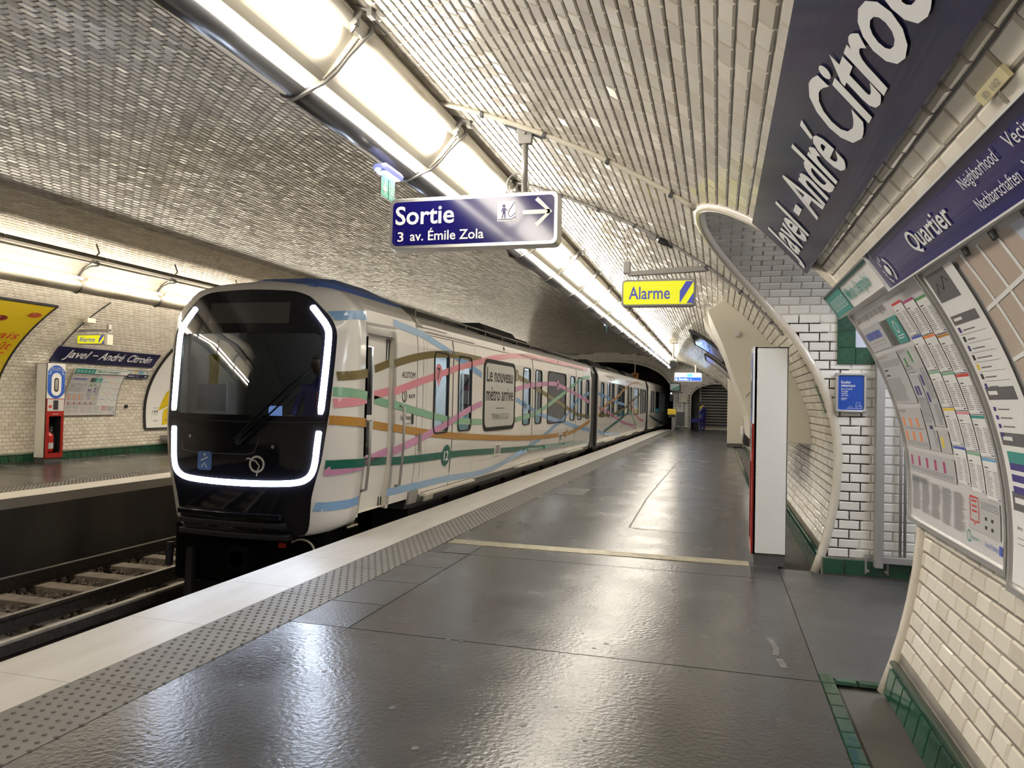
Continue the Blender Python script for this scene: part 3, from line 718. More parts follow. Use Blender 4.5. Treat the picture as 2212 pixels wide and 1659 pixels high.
# LED light strips (raised lenses)
def catx(pts):
    out = []
    for i in range(len(pts)-1):
        p0 = np.array(pts[max(i-1, 0)]); p1 = np.array(pts[i]); p2 = np.array(pts[i+1]); p3 = np.array(pts[min(i+2, len(pts)-1)])
        for k in range(6):
            t = k/6; out.append(tuple(.5*((2*p1)+(-p0+p2)*t+(2*p0-5*p1+4*p2-p3)*t*t+(-p0+3*p1-3*p2+p3)*t**3)))
    out.append(tuple(pts[-1])); return out
def led_strip(pts, wd, name='light_strip'):
    P = catx(pts); v = []; f = []
    for i, p in enumerate(P):
        a = P[max(i-1, 0)]; b = P[min(i+1, len(P)-1)]; dx, dz = b[0]-a[0], b[1]-a[1]; l = math.hypot(dx, dz) or 1; w2 = wd/2*(.6 if i in (0, len(P)-1) else 1)
        for sgn, d in ((-1, .004), (-.7, .022), (.7, .022), (1, .004)): v.append(face(p[0]-dz/l*w2*sgn, p[1]+dx/l*w2*sgn, d))
    for i in range(len(P)-1):
        for k in range(3): a = i*4+k; f.append((a, a+1, a+5, a+4))
    mesh_obj(name, v, f, m_led, train, smooth=True)
for s in (-1, 1):
    led_strip([(s*.72, 2.40), (s*.80, 2.31), (s*.90, 2.18), (s*.925, 2.06), (s*.92, 1.7), (s*.905, 1.262)], .066)
led_strip([(-.88, 1.09), (-.875, .95), (-.86, .72), (-.80, .60), (-.66, .545), (-.35, .525), (0, .52), (.35, .525), (.66, .545), (.80, .60), (.86, .72), (.885, .95), (.90, 1.09)], .062)
# badge, round line emblem
mb = MB(); fn = lambda u, v: face(u, v, .008); put_poly(mb, rr(-.50, .635, -.31, .835, .03), fn, 0)
fn = lambda u, v: face(u, v, .010); ring2d(mb, -.405, .80, 0, .014, fn, 1, n=12)
line2d(mb, [(-.455, .735), (-.42, .75), (-.36, .775)], .014, fn, 1); line2d(mb, [(-.44, .665), (-.405, .715), (-.37, .66)], .014, fn, 1)
mb.build('front_badge', [mat('badge_blue', (.10, .19, .48), .3), m_txt], train)
mb = MB(); fn = lambda u, v: face(u, v, .009); ring2d(mb, .245, .725, .068, .09, fn, 0, n=36)
line2d(mb, [(.12, .775), (.15, .785), (.19, .77), (.235, .755), (.25, .735), (.275, .71), (.255, .66), (.245, .60)], .014, fn, 0)
mb.build('front_emblem', mat('emblem_grey', (.5, .48, .44), .35), train)
# blue reflective sticker seen low on the mask
mb = MB(); fn = lambda u, v: face(u, v, .006); put_poly(mb, [(.22, .98), (.33, .96), (.335, 1.14), (.27, 1.13)], fn, 0)
# wiper
mb = MB(); pts = [(.00, .98, .05), (.28, 1.24, .06), (.56, 1.52, .055), (.76, 1.70, .05)]
mb.tube([face(*p) for p in pts], .014, 8); mb.tube([face(p[0]+.06, p[1]-.05, p[2]+.01) for p in pts[:3]], .010, 8)
mb.tube([face(.02, .94, .03), face(.16, 1.10, .065), face(.30, 1.22, .07)], .03, 8)
mb.build('wiper', m_blackp, train, smooth=True)
for x, z in ((-.62, .99), (.42, .91)):
    mb = MB(); ring2d(mb, x, z, 0, .018, lambda u, v: face(u, v, .010), 0, n=12); mb.build('washer_cap', m_chrome, train)
# anti-climber bars, coupler, obstacle deflector
for z, x1, m in ((.185, .52, m_gloss), (.09, .56, m_black), (-.03, .60, m_black)):
    mb = MB(); n = 12; v = []
    for i in range(n+1):
        x = -.78+(x1+.78)*i/n; y = Yf(x, max(z, .05))-.06
        v += [(XT+x, y, z-.035), (XT+x, y, z+.02), (XT+x, y+.16, z+.03), (XT+x, y+.16, z-.045)]
    f = []
    for i in range(n):
        for a in range(4): f.append((4*i+a, 4*i+4+a, 4*i+4+(a+1) % 4, 4*i+(a+1) % 4))
    f += [(0, 1, 2, 3), (4*n+3, 4*n+2, 4*n+1, 4*n)]; mb.add(v, f); mb.build('bumper_bar', m, train, bevel=.006)
mb = MB(); mb.box(XT-.13, XT+.13, 6.80, 7.7, -.42, -.16); mb.tube([(XT, 6.80, -.29), (XT, 6.95, -.29)], .11, 14); mb.build('coupler', m_blackp, train, bevel=.02)
mb = MB(); mb.box(XT-.98, XT+.93, 7.05, 7.5, -.62, 0.02); mb.build('front_underframe', m_blackp, train, bevel=.03)
mb = MB(); mb.tube([(XT-.72, 7.0, -.25), (XT-.70, 6.98, -.80)], [.05, .07], 8); mb.tube([(XT-.95, 6.95, -.2), (XT-.95, 6.93, -.45)], .04, 8); mb.build('sander_pipe', m_black, train)
mb = MB(); pts = [(XT+.62+.12*math.cos(a)*1.3, 7.05, -.2+.12*math.sin(a)) for a in np.linspace(2.4, -.6, 10)]; mb.tube(pts, .012, 6); mb.build('brake_hose', m_cream, train)
mb = MB(); mb.box(XT+.36, XT+.44, 7.02, 7.08, -.18, -.13); mb.build('hose_tap', m_pred, train)
# roof of the cab module with its blue panel
def roof_strip(name, y0, y1, prof, m, step=1.0, sgs=(1,)):
    n = max(1, int((y1-y0)/step)); v = []; f = []; P = [(x, z) for x, z in prof]+[(-x, z) for x, z in prof[::-1] if x > 0]
    W = len(P)
    for y in np.linspace(y0, y1, n+1): v += [(XT+gsh(y)+x, y, z) for x, z in P]
    for i in range(n):
        for k in range(W-1): a = i*W+k; f.append((a, a+1, a+W+1, a+W))
    f += [tuple(range(W)), tuple(range(n*W, n*W+W))[::-1]]
    return mesh_obj(name, v, f, m, train)
RP = [(1.108, 2.42), (1.05, 2.49), (.92, 2.60), (.55, 2.70), (0, 2.73)]
roof_strip('cab_roof', 7.37, 8.80, RP, m_train)
v = []; f = []; secs = [(7.08, .55, .70, 2.60, 2.665), (7.22, -.1, .80, 2.62, 2.745), (7.6, -.45, .90, 2.60, 2.79), (8.3, -.45, .93, 2.58, 2.79), (8.8, -.2, .95, 2.56, 2.70)]
for y, xa, xb, zl_, zh in secs: v += [(XT+xa, y, 2.6), (XT+xa+.05, y, zh), (XT+xb-.30, y, zh), (XT+xb-.04, y, zl_+.07), (XT+xb, y, zl_)]
for i in range(len(secs)-1):
    for k in range(4): a = i*5+k; f.append((a, a+1, a+6, a+5))
f += [(0, 1, 2, 3, 4), (24, 23, 22, 21, 20)]
mesh_obj('roof_fairing', v, f, m_rblue, train)
RP2 = [(1.108, 2.42), (1.05, 2.50), (.97, 2.545), (.80, 2.56), (.62, 2.66), (0, 2.69)]
# --- body sides
def body_side(name, y0, y1, z0, z1, holes=(), sg=1, m=None, solid=.03, extra_y=()):
    ys = {y0, y1}; zs = {z0, z1}
    for q in np.arange(math.ceil(y0), y1, 1.0): ys.add(float(q))
    for q in (.2, .30, .45, .6, .8, 1.05, 1.3, 1.6, 1.9, 2.12, 2.25, 2.35): 
        if z0 < q < z1: zs.add(q)
    for a, b, c, d in holes: ys |= {a, b}; zs |= {c, d}
    ys |= set(extra_y)
    ys = sorted(ys); zs = sorted(zs); idx = {}; v = []; f = []
    def vi(i, j):
        if (i, j) not in idx: idx[(i, j)] = len(v); v.append(TS(ys[i], zs[j], 0, sg))
        return idx[(i, j)]
    for i in range(len(ys)-1):
        for j in range(len(zs)-1):
            cy, cz = (ys[i]+ys[i+1])/2, (zs[j]+zs[j+1])/2
            if any(a < cy < b and c < cz < d for a, b, c, d in holes): continue
            q = (vi(i, j), vi(i+1, j), vi(i+1, j+1), vi(i, j+1)); f.append(q if sg > 0 else q[::-1])
    return mesh_obj(name, v, f, m or m_train, train, solid=solid)
def window(y0, y1, z0, z1, parent=None, r=.09, glass=m_glass, frame=.022, off=.006):
    """rounded rubber frame + pane; returns the frame"""
    cy, cz = (y0+y1)/2, (z0+z1)/2
    r = min(r, (y1-y0)/2.2); out = rr(y0-frame, z0-frame, y1+frame, z1+frame, r+frame*.6, 5); inn = rr(y0, z0, y1, z1, r, 5); n = len(out); v = []; f = []
    for P, d in ((out, .002), (out, off+.008), (inn, off+.008), (inn, -.03)): v += [TS(y, z, d) for y, z in P]
    for q in range(3):
        for k in range(n): f.append((q*n+k, q*n+(k+1) % n, (q+1)*n+(k+1) % n, (q+1)*n+k))
    # fill the square corner of the opening behind the frame
    fo = mesh_obj('window_frame', v, f, m_rubber, parent or train)
    v = [TS(y, z, -.004) for y, z in inn]; mesh_obj('pane', v, [tuple(range(n))], glass, fo)
    return fo
Z_S, Z_T = .20, 2.42
cars = [
 dict(y0=8.83, y1=21.25, doors=[(9.12, 10.10, 11.08), (13.68, 14.65, 15.57), (18.06, 19.05, 19.95)], wins=[(15.95, 17.79, .97, 2.10), (20.43, 20.86, 1.0, 2.06)], panel=(11.48, 13.36)),
 dict(y0=22.45, y1=36.5, doors=[(23.95, 24.95, 25.9), (29.0, 29.95, 30.9), (33.5, 34.4, 35.3)], wins=[(22.95, 23.5, 1.0, 2.06), (26.45, 28.4, .97, 2.08), (31.3, 33.1, .97, 2.08), (35.6, 36.1, 1., 2.06)], panel=None),
 dict(y0=37.35, y1=52.0, doors=[(38.0, 38.95, 39.9), (43.2, 44.1, 45)], wins=[(40.4, 42.3, .97, 2.08)], panel=None)]
def door_win(a, c): w = c-a; return (a+w*.27, a+w*.80)
for ci, car in enumerate(cars):
    holes = [(a, b, Z_S-.01, 2.30) for a, _, b in car['doors']]+[(a, b, c, d) for a, b, c, d in car['wins']]
    if car['panel']: pass
    body_side('car_body', car['y0'], car['y1'], Z_S, Z_T, holes)
    for a, mid_, b in car['doors']:
        for (p, q, wr) in ((a, mid_, (a+(mid_-a)*.27, a+(mid_-a)*.80)), (mid_, b, (mid_+(b-mid_)*.24, mid_+(b-mid_)*.80))):
            leaf = body_side('door_leaf', p+.008, q-.008, Z_S+.01, 2.29, [(wr[0], wr[1], .99, 2.08)], solid=.035)
            window(wr[0], wr[1], .99, 2.08, leaf, r=.08, frame=.02)
        mb = MB(); yy = np.linspace(a-.01, b+.01, 6)
        for (u0, u1, zz0, zz1) in ((a-.012, a+.012, Z_S, 2.30), (mid_-.013, mid_+.013, Z_S, 2.29), (b-.012, b+.012, Z_S, 2.30), (a, b, 2.285, 2.31)):
            zl = [zz0]+[q for q in (.45, .8, 1.6, 2.12) if zz0 < q < zz1]+[zz1]
            v = [TS(u, z, -.02 if u0 != mid_-.013 else .004) for z in zl for u in (u0, u1)]; mb.add(v, [(2*k, 2*k+1, 2*k+3, 2*k+2) for k in range(len(zl)-1)])
        mb.build('door_seal', m_rubber, train)
        mb = MB(); v = []
        for y in yy: v += [TS(y, .2, -.05), TS(y, .2, .09), TS(y, .17, .09), TS(y, .15, -.05)]
        mb.add(v, [(4*i+k, 4*i+4+k, 4*i+4+(k+1) % 4, 4*i+(k+1) % 4) for i in range(5) for k in range(4)]+[(0, 1, 2, 3), (23, 22, 21, 20)]); mb.build('door_step', m_cream, train)
        mb = MB(); mb.add([TS(y, z, .012) for z in (2.325, 2.345) for y in (a, b)], [(0, 1, 3, 2)]); mb.build('drip_rail', m_grey, train)
    for a, b, c, d in car['wins']: window(a, b, c, d, r=.12)
    roof_strip('car_roof', car['y0'], car['y1'], RP2, m_trainr)
    # sill beam and underframe with equipment boxes
    mb = MB(); strip(mb, lambda y: XT+gsh(y)+1.0, lambda y: XT+gsh(y)+1.085, car['y0'], car['y1'], .10, .205); strip(mb, lambda y: XT+gsh(y)-1.1, lambda y: XT+gsh(y)+1.0, car['y0'], car['y1'], .02, .14)
    mb.build('underframe', m_dgrey, train)
    for a in np.arange(car['y0']+.2, car['y1']-1.2, 1.45):
        mb = MB(); x = XT+gsh(a+.6); mb.box(x+.45, x+.98, a, a+1.25, -.45, .02); mb.build('equipment_box', m_black, train, bevel=.02)
    # seams
    mb = MB(); seams = [car['y0']+.0]+[q for d in car['doors'] for q in (d[0]-.0,)]
    # left side
    body_side('car_body', max(car['y0'], 7.37), car['y1'], Z_S, Z_T, [], -1)
# body of the cab module with the driver's door
CD = (7.43, 8.13)
body_side('cab_body', 7.38, 8.80, .17, Z_T, [(CD[0], CD[1], .17, 2.16)])
body_side('cab_body', 7.38, 8.83, .17, Z_T, [], -1)
body_side('cab_door_frame', CD[0]-.05, CD[1]+.06, .13, 2.24, [(CD[0], CD[1], .13, 2.16)], solid=.06)
# recessed cab door (set 6 cm inside)
def TSr(y, z, d): return (XT+side_x(8, z)-.07+d, y, z)
mb = MB(); zl = [.17, .45, .8, 1.19, 1.25, 2.02, 2.16]
WY = (7.50, 7.70)
def dq(ya, yb, za, zb, m, d=0): mb.add([TSr(ya, za, d), TSr(yb, za, d), TSr(yb, zb, d), TSr(ya, zb, d)], [(0, 1, 2, 3)], m)
for za, zb in zip(zl[:-1], zl[1:]):
    if za >= .8: dq(CD[0], WY[0], za, zb, 0); dq(WY[1], CD[1], za, zb, 0)
    else: dq(CD[0], CD[1], za, zb, 0)
dq(WY[0], WY[1], 1.19, 1.25, 0); dq(WY[0], WY[1], 2.02, 2.16, 0)
cdoor = mb.build('cab_door', m_train, train)
mb = MB(); dq(WY[0], WY[1], .8, 1.19, 0, -.01); dq(WY[0], WY[1], 1.25, 2.02, 0, -.01); mb.build('pane', m_gloss, cdoor)
mb = MB()
for y in (8.035, 8.10): mb.add([TSr(y, .17, .012), TSr(y+.025, .17, .012), TSr(y+.025, 2.14, .012), TSr(y, 2.14, .012)], [(0, 1, 2, 3)], 0)
mb.build('door_seal', m_rubber, cdoor)
mb = MB(); v = []
for y, d in ((CD[0], 0), (CD[1], 0)):
    for z in (.17, 2.16): v += [TS(y, z, 0), TSr(y, z, 0)]
mb.add(v, [(0, 1, 3, 2), (4, 5, 7, 6), (2, 3, 7, 6), (0, 1, 5, 4)]); mb.build('door_reveal', m_cream, train)
for y, z0, z1 in ((7.405, .42, 1.20), (8.30, .38, 1.36)):
    mb = MB(); mb.tube([TS(y, z0, .0), TS(y, z0+.02, .06), TS(y, (z0+z1)/2, .065), TS(y, z1-.02, .06), TS(y, z1, 0)], .017, 8); mb.build('grab_rail', m_grey, train, smooth=True)
mb = MB(); mb.add([TS(y, z, .004) for y, z in ((7.40, 2.25), (8.2, 2.27), (8.2, 2.30), (7.40, 2.28))], [(0, 1, 2, 3)]); mb.build('drip_rail', m_grey, train)
# joint between the cab module and the first saloon
mb = MB(); zl = [.17, .45, .8, 1.6, 2.12, 2.42]; v = [TS(y, z, -.012) for z in zl for y in (8.79, 8.84)]; mb.add(v, [(2*k, 2*k+1, 2*k+3, 2*k+2) for k in range(5)])
for y in (9.0, ): v = [TS(y+q, z, .003) for z in zl for q in (0, .008)]; mb.add(v, [(2*k, 2*k+1, 2*k+3, 2*k+2) for k in range(5)])
mb.add([TS(y, z, .003) for z in (2.375, 2.385) for y in (8.84, 9.9)]+[TS(y, z, .003) for z in (2.30, 2.31) for y in (11.1, 13.6)], [(0, 1, 3, 2), (4, 5, 7, 6)])
mb.build('panel_seam', m_seam, train)
mb = MB(); mb.add([TS(y, z, .003) for z in (2.30, 2.31) for y in (15.6, 18.0)], [(0, 1, 3, 2)])
for y in (16.85, 31.1, 28.7, 26.2, 40.1): v = [TS(y+q, z, .003) for z in (.2, .45, .95) for q in (0, .012)]; mb.add(v, [(0, 1, 3, 2), (2, 3, 5, 4)])
mb.build('panel_seam', m_seam, train)
# small fittings on the side
for y, z, wd, h, m in ((8.86, 2.38, .07, .10, m_cream), (8.88, .78, .06, .22, m_grey), (8.93, .77, .06, .12, m_cream), (8.72, .10, .25, .16, m_grey), (9.25, .08, .3, .08, m_cream)):
    mb = MB(); v = [TS(yy, zz, dd) for dd in (0, .03) for yy, zz in ((y, z), (y+wd, z), (y+wd, z+h), (y, z+h))]; mb.add(v, [(4, 5, 6, 7), (0, 1, 5, 4), (1, 2, 6, 5), (2, 3, 7, 6), (3, 0, 4, 7)]); mb.build('bracket', m, train)
mb = MB()
for y0, y1 in ((12.20, 12.55), (17.15, 17.55), (27.2, 27.6)):
    v = [TS(yy, zz, dd) for dd in (.002, .012) for yy, zz in ((y0, .49), (y1, .49), (y1, .69), (y0, .69))]; mb.add(v, [(4, 5, 6, 7), (0, 1, 5, 4), (1, 2, 6, 5), (2, 3, 7, 6), (3, 0, 4, 7)])
    v = [TS(yy, zz, .014) for yy, zz in ((y0+.05, .52), (y1-.05, .52), (y1-.05, .67), (y0+.05, .67))]; mb.add(v, [(0, 1, 2, 3)], 1)
mb.build('vent_grille', [m_white, m_grey], train)
mb = MB(); 
for y in (12.7, 17.0): ring2d(mb, y, 2.37, 0, .035, lambda u, v: TS(u, v, .006), 0, n=12)
mb.build('round_vent', m_rubber, train)
# gangway bellows between cars
for y0, y1 in ((21.25, 22.45), (36.5, 37.35)):
    for k in range(6):
        a = y0+(y1-y0)*k/6; b = y0+(y1-y0)*(k+1)/6; d = .0 if k in (0, 5) else -.06
        mb = MB(); P = [(1.13+d, .12), (1.15+d, 2.3), (1.05+d, 2.52), (-1.05-d, 2.52), (-1.15-d, 2.3), (-1.13-d, .12)]; v = [(XT+gsh(y)+x, y, z) for y in (a, b-.02) for x, z in P]
        mb.add(v, [(i, (i+1) % 6, 6+(i+1) % 6, 6+i) for i in range(6)]+[tuple(range(6))[::-1], tuple(range(6, 12))]); mb.build('gangway_bellows', m_black, train)
    mb = MB()
    for k in range(7): z = .35+k*.32; mb.box(XT+gsh(y0)+1.14, XT+gsh(y0)+1.165, y1-.12, y1-.07, z, z+.04)
    mb.build('gangway_bolts', m_grey, train)
# roof equipment
for y0, y1, z1, x1 in ((9.3, 11.6, 2.74, .75), (12.6, 14.8, 2.83, .85), (15.2, 16.4, 2.80, .7), (17.5, 20.6, 2.76, .75), (23.2, 25.6, 2.8, .8), (27, 30, 2.78, .8), (31.5, 34.5, 2.8, .8)):
    mb = MB(); xm = XT+gsh((y0+y1)/2); P = [(-x1, 2.6), (-x1+.06, z1), (x1-.18, z1), (x1, 2.6)]; v = [(xm+x, y, z) for y, q in ((y0, 0), (y1, 0)) for x, z in P]
    mb.add(v, [(0, 1, 5, 4), (1, 2, 6, 5), (2, 3, 7, 6), (0, 3, 2, 1), (4, 5, 6, 7)]); mb.build('roof_unit', m_black if z1 > 2.78 else m_dgrey, train, bevel=.02)
mb = MB()
mb.tube([(XT+gsh(y)+.93, y, 2.63) for y in np.arange(9.2, 21, 1)], .012, 6)
for y in np.arange(9.2, 21, 1): mb.tube([(XT+gsh(y)+.93, y, 2.54), (XT+gsh(y)+.93, y, 2.63)], .01, 5)
mb.build('roof_rail', m_grey, train)
# wheels and bogies
for y in (9.6, 11.4, 17.8, 19.6, 24.5, 26.3):
    for s in (-.72, .72):
        x = XT+gsh(y)+s; mb = MB(); mb.tube([(x-.06, y, -.47), (x+.06, y, -.47)], .42, 24); mb.tube([(x+.06, y, -.47), (x+.14, y, -.47)], .12, 12); mb.build('wheel', m_blackp, train)
for y in (10.5, 18.7, 25.4):
    for s in (-.92, .92): mb = MB(); x = XT+gsh(y)+s; mb.box(x-.05, x+.05, y-1.3, y+1.3, -.55, -.32); mb.build('bogie_frame', m_black, train, bevel=.03)
# --- advertising panel with text
window(11.55, 13.29, .99, 2.07, r=.13, glass=m_dgrey, frame=.06)
mb = MB(); put_poly(mb, rr(11.56, 1.0, 13.28, 2.06, .12), lambda u, v: TS(u, v, .010), 0)
fn = lambda u, v: TS(11.62+u, v, .013)
put_text(mb, 'Le nouveau', 0.02, 1.76, .34, fn, 1, fit=1.52, bold=.012); put_text(mb, 'métro arrive', 0.0, 1.44, .34, fn, 1, fit=1.58, bold=.010)
line2d(mb, [(.55, 1.31), (1.05, 1.31)], .012, fn, 1); put_text(mb, "TRAIN D'ESSAI", .34, 1.115, .15, fn, 2, fit=.98)
mb.build('slogan_panel', [mat('panel_grey', (.52, .52, .50), .35), m_dk, m_pline], train)
mb = MB(); fn = lambda u, v: TS(u, v, .004)
put_text(mb, 'ALSTOM', 8.34, 1.70, .11, fn, 0, fit=.40); put_text(mb, 'RATP', 8.56, 1.45, .07, fn, 0, fit=.19, bold=.01)
ring2d(mb, 8.43, 1.475, .06, .075, fn, 0, n=24); line2d(mb, [(8.36, 1.52), (8.41, 1.52), (8.45, 1.48), (8.43, 1.40)], .014, fn, 0)
put_text(mb, 'île de France', 8.33, 1.18, .09, fn, 0, fit=.30, bold=.01); put_text(mb, 'mobilités', 8.48, 1.12, .045, fn, 0, fit=.14)
put_poly(mb, rr(8.645, 1.12, 8.72, 1.25, .02), fn, 0)
mb.build('operator_lettering', m_dk, train)
# --- livery bands
BANDS = {
 'blue': [[(6.9, 2.28), (7.25, 2.335), (7.71, 2.358), (8.19, 2.339), (8.75, 2.303), (9.07, 2.269), (9.6, 2.18), (10.09, 2.093), (10.62, 1.997), (11.39, 1.85)], [(13.45, 1.47), (14.26, 1.34), (15.24, 1.183), (16.61, 1.028), (17.65, 0.949), (19.13, 0.804), (21.1, 0.644)],
          [(6.9, .30), (7.1, 0.295), (7.38, 0.322)], [(8.09, 0.323), (8.83, 0.318), (9.49, 0.315), (10.2, 0.30), (10.96, 0.27), (11.63, 0.262), (12.3, 0.285), (13.05, 0.356), (14.14, 0.47), (14.79, 0.558), (15.71, 0.698), (16.74, 0.898), (17.51, 1.011), (18.47, 1.273), (19.38, 1.529), (21.0, 1.717)],
          [(22.46, 1.717), (24.27, 1.607), (26.18, 1.477), (28.41, 1.391)], [(22.59, 0.565), (24.42, 0.421), (27.63, 0.302)]],
 'olive': [[(6.9, 1.655), (7.51, 1.728), (8.18, 1.87), (8.77, 1.975), (9.38, 2.05), (10.09, 2.093), (10.61, 2.099), (11.37, 2.095)], [(13.5, 1.898), (14.22, 1.827), (15.2, 1.676), (16.94, 1.437), (18.33, 1.242), (19.43, 1.105), (21.05, 1.032)], [(22.53, 1.053), (24.34, 1.043), (26.64, 1.089), (28.92, 1.294), (31.01, 1.567), (35.51, 2.032)]],
 'pink': [[(6.9, 1.376), (7.35, 1.421), (8.2, 1.54), (8.8, 1.65), (9.36, 1.746), (10.1, 1.88), (10.73, 1.975), (11.37, 2.068), (12.16, 2.176), (13.64, 2.30), (15.46, 2.36), (20.71, 2.37)], [(30.5, 1.5), (31.5, 1.1), (33.5, .75), (35.5, .62)]],
 'mint': [[(6.9, 1.505), (7.37, 1.472), (8.35, 1.345), (8.83, 1.282), (9.39, 1.214), (9.95, 1.154), (10.35, 1.128), (10.9, 1.107), (11.45, 1.09)], [(13.4, 1.088), (14.65, 1.165), (15.55, 1.286), (16.33, 1.421), (17.99, 1.73), (19.66, 2.059), (20.93, 2.172)], [(30.0, 1.2), (31.5, .75), (32.6, .45)]],
 'ochre': [[(6.9, 1.205), (7.38, 1.171), (8.33, 1.074), (8.85, 1.024), (9.45, 0.971), (10.16, 0.918), (11.15, 0.859), (12.63, 0.781), (14.31, 0.71), (15.83, 0.672), (17.02, 0.661), (18.24, 0.66), (19.46, 0.746), (21.07, 0.909)]],
 'violet': [[(6.9, 0.67), (7.37, 0.712), (8.31, 0.838), (8.85, 0.92), (9.41, 1.014), (9.91, 1.102), (10.35, 1.201), (10.89, 1.307), (11.42, 1.39)], [(13.4, 1.655), (14.22, 1.742), (15.51, 1.814), (16.66, 1.845), (17.85, 1.757), (19.38, 1.61), (21.01, 1.437)], [(22.51, 1.283), (24.33, 1.139), (25.85, 0.951), (28.51, 0.686), (32.37, 0.452)]],
 'green': [[(6.9, 0.741), (7.37, 0.733), (8.32, 0.69), (8.87, 0.674), (9.98, 0.653), (11.17, 0.616), (12.65, 0.558), (14.7, 0.488), (16.42, 0.434), (21.1, 0.326)], [(23.72, 0.514), (25.88, 0.717), (28.0, 0.918), (29.97, 1.123)], [(37.88, 0.851), (40.03, 0.646), (42.01, 0.473), (44.2, 0.307)]],
 'orange': [[(22.6, 1.05), (23.3, 1.254), (24.83, 1.472), (26.57, 1.659), (28.33, 1.965), (30.91, 2.26), (33.35, 2.35)]]}
from mathutils.bvhtree import BVHTree
_nv = [tuple(Vector(q.co)+WL[nose.name]) for q in nose.data.vertices]; _bvh = BVHTree.FromPolygons(_nv, [tuple(p.vertices) for p in nose.data.polygons])
def TSn(y, z, d, sg=1):
    if y > 7.37: return TS(y, z, d, sg)
    h = _bvh.ray_cast(Vector((XT+2*sg, y, z)), Vector((-sg, 0, 0)))
    if h[0] is None or abs(h[0].x-XT) < .8: return None
    n_ = h[1] if h[1].x*sg > 0 else -h[1]; return tuple(h[0]+n_*d)
skip = lambda y: CD[0] < y < CD[1]
for bi, (nm, segs) in enumerate(BANDS.items()):
    for sgm in segs:
        P = catx(sgm); P2 = []
        # resample finely
        L_ = [0]
        for a, b in zip(P[:-1], P[1:]): L_.append(L_[-1]+math.hypot(b[0]-a[0], b[1]-a[1]))
        n = max(4, int(L_[-1]/(.035 if sgm[0][0] < 7.4 else .12))); q = np.linspace(0, L_[-1], n); yy = np.interp(q, L_, [p[0] for p in P]); zz = np.interp(q, L_, [p[1] for p in P])
        mb = MB(); wd = .095
        def flush():
            global mb
            if mb.f: mb.build('livery_band', LIV[nm], train)
            mb = MB()
        for i in range(n-1):
            pts = []
            for k in (i, i+1):
                a, b = max(k-1, 0), min(k+1, n-1); dy, dz = yy[b]-yy[a], zz[b]-zz[a]; l = math.hypot(dy, dz); ny, nz = -dz/l*wd/2, dy/l*wd/2
                pts += [(yy[k]-ny, zz[k]-nz), (yy[k], zz[k]), (yy[k]+ny, zz[k]+nz)]
            ym = (yy[i]+yy[i+1])/2; rec_ = skip(ym); q = [(TSr(y, min(z, 2.14), .004) if rec_ else TSn(y, z, (.006 if y < 7.4 else .0035)+bi*.0007)) for y, z in pts]
            if any(t_ is None for t_ in q): flush(); continue
            if rec_ and WY[0]-.03 < ym < WY[1]+.03 and .8 < zz[i] < 2.02: flush(); continue
            if mb.f and rec_ != was: flush()
            was = rec_; mb.add(q, [(0, 3, 4, 1), (1, 4, 5, 2)])
        flush()
# round line numbers
def badge(y, z, txt, m, ry=.11, rz=.11, tm=None, sz=.15):
    mb = MB(); fn = lambda u, v: TS(u, v, .009); ring2d(mb, y, z, 0, ry, fn, 0, sy=rz/ry, n=28)
    put_text(mb, txt, y-.045*len(txt), z-sz*.36, sz, lambda u, v: TS(u, v, .012), 1, bold=.02, fit=.085*len(txt)); mb.build('line_number', [m, tm or m_txt], train)
badge(9.90, .65, '12', LIV['green'], .16, .15, sz=.19); badge(13.46, 1.92, '3', LIV['olive']); badge(9.52, 1.80, '7', LIV['pink'], .13, .13, m_dk, .22); badge(14.1, 1.35, '13', LIV['blue'], .1, .1, m_dk, .12)
badge(16.9, 1.83, '8', LIV['violet'], .12, .12, m_dk, .14); badge(18.0, .66, '5', LIV['ochre'], .1, .1)
mb = MB(); put_poly(mb, [(9.46, 1.70), (9.58, 1.70), (9.52, 1.60)], lambda u, v: TS(u, v, .0085), 0); mb.build('band_point', LIV['pink'], train)
# left flank bands (just visible past the nose)
for z, m in ((2.0, LIV['blue']), (1.62, LIV['mint']), (1.10, LIV['violet']), (.82, LIV['ochre']), (.62, LIV['green']), (.30, LIV['blue'])):
    mb = MB(); v = []
    for y in np.linspace(6.9, 8.8, 24):
        q = [TSn(y, z+dz+.02*(y-7), .004, -1) for dz in (-.035, .035)]
        if None not in q: v += q
    mb.add(v, [(2*k, 2*k+1, 2*k+3, 2*k+2) for k in range(len(v)//2-1)]); mb.build('livery_band', m, train)
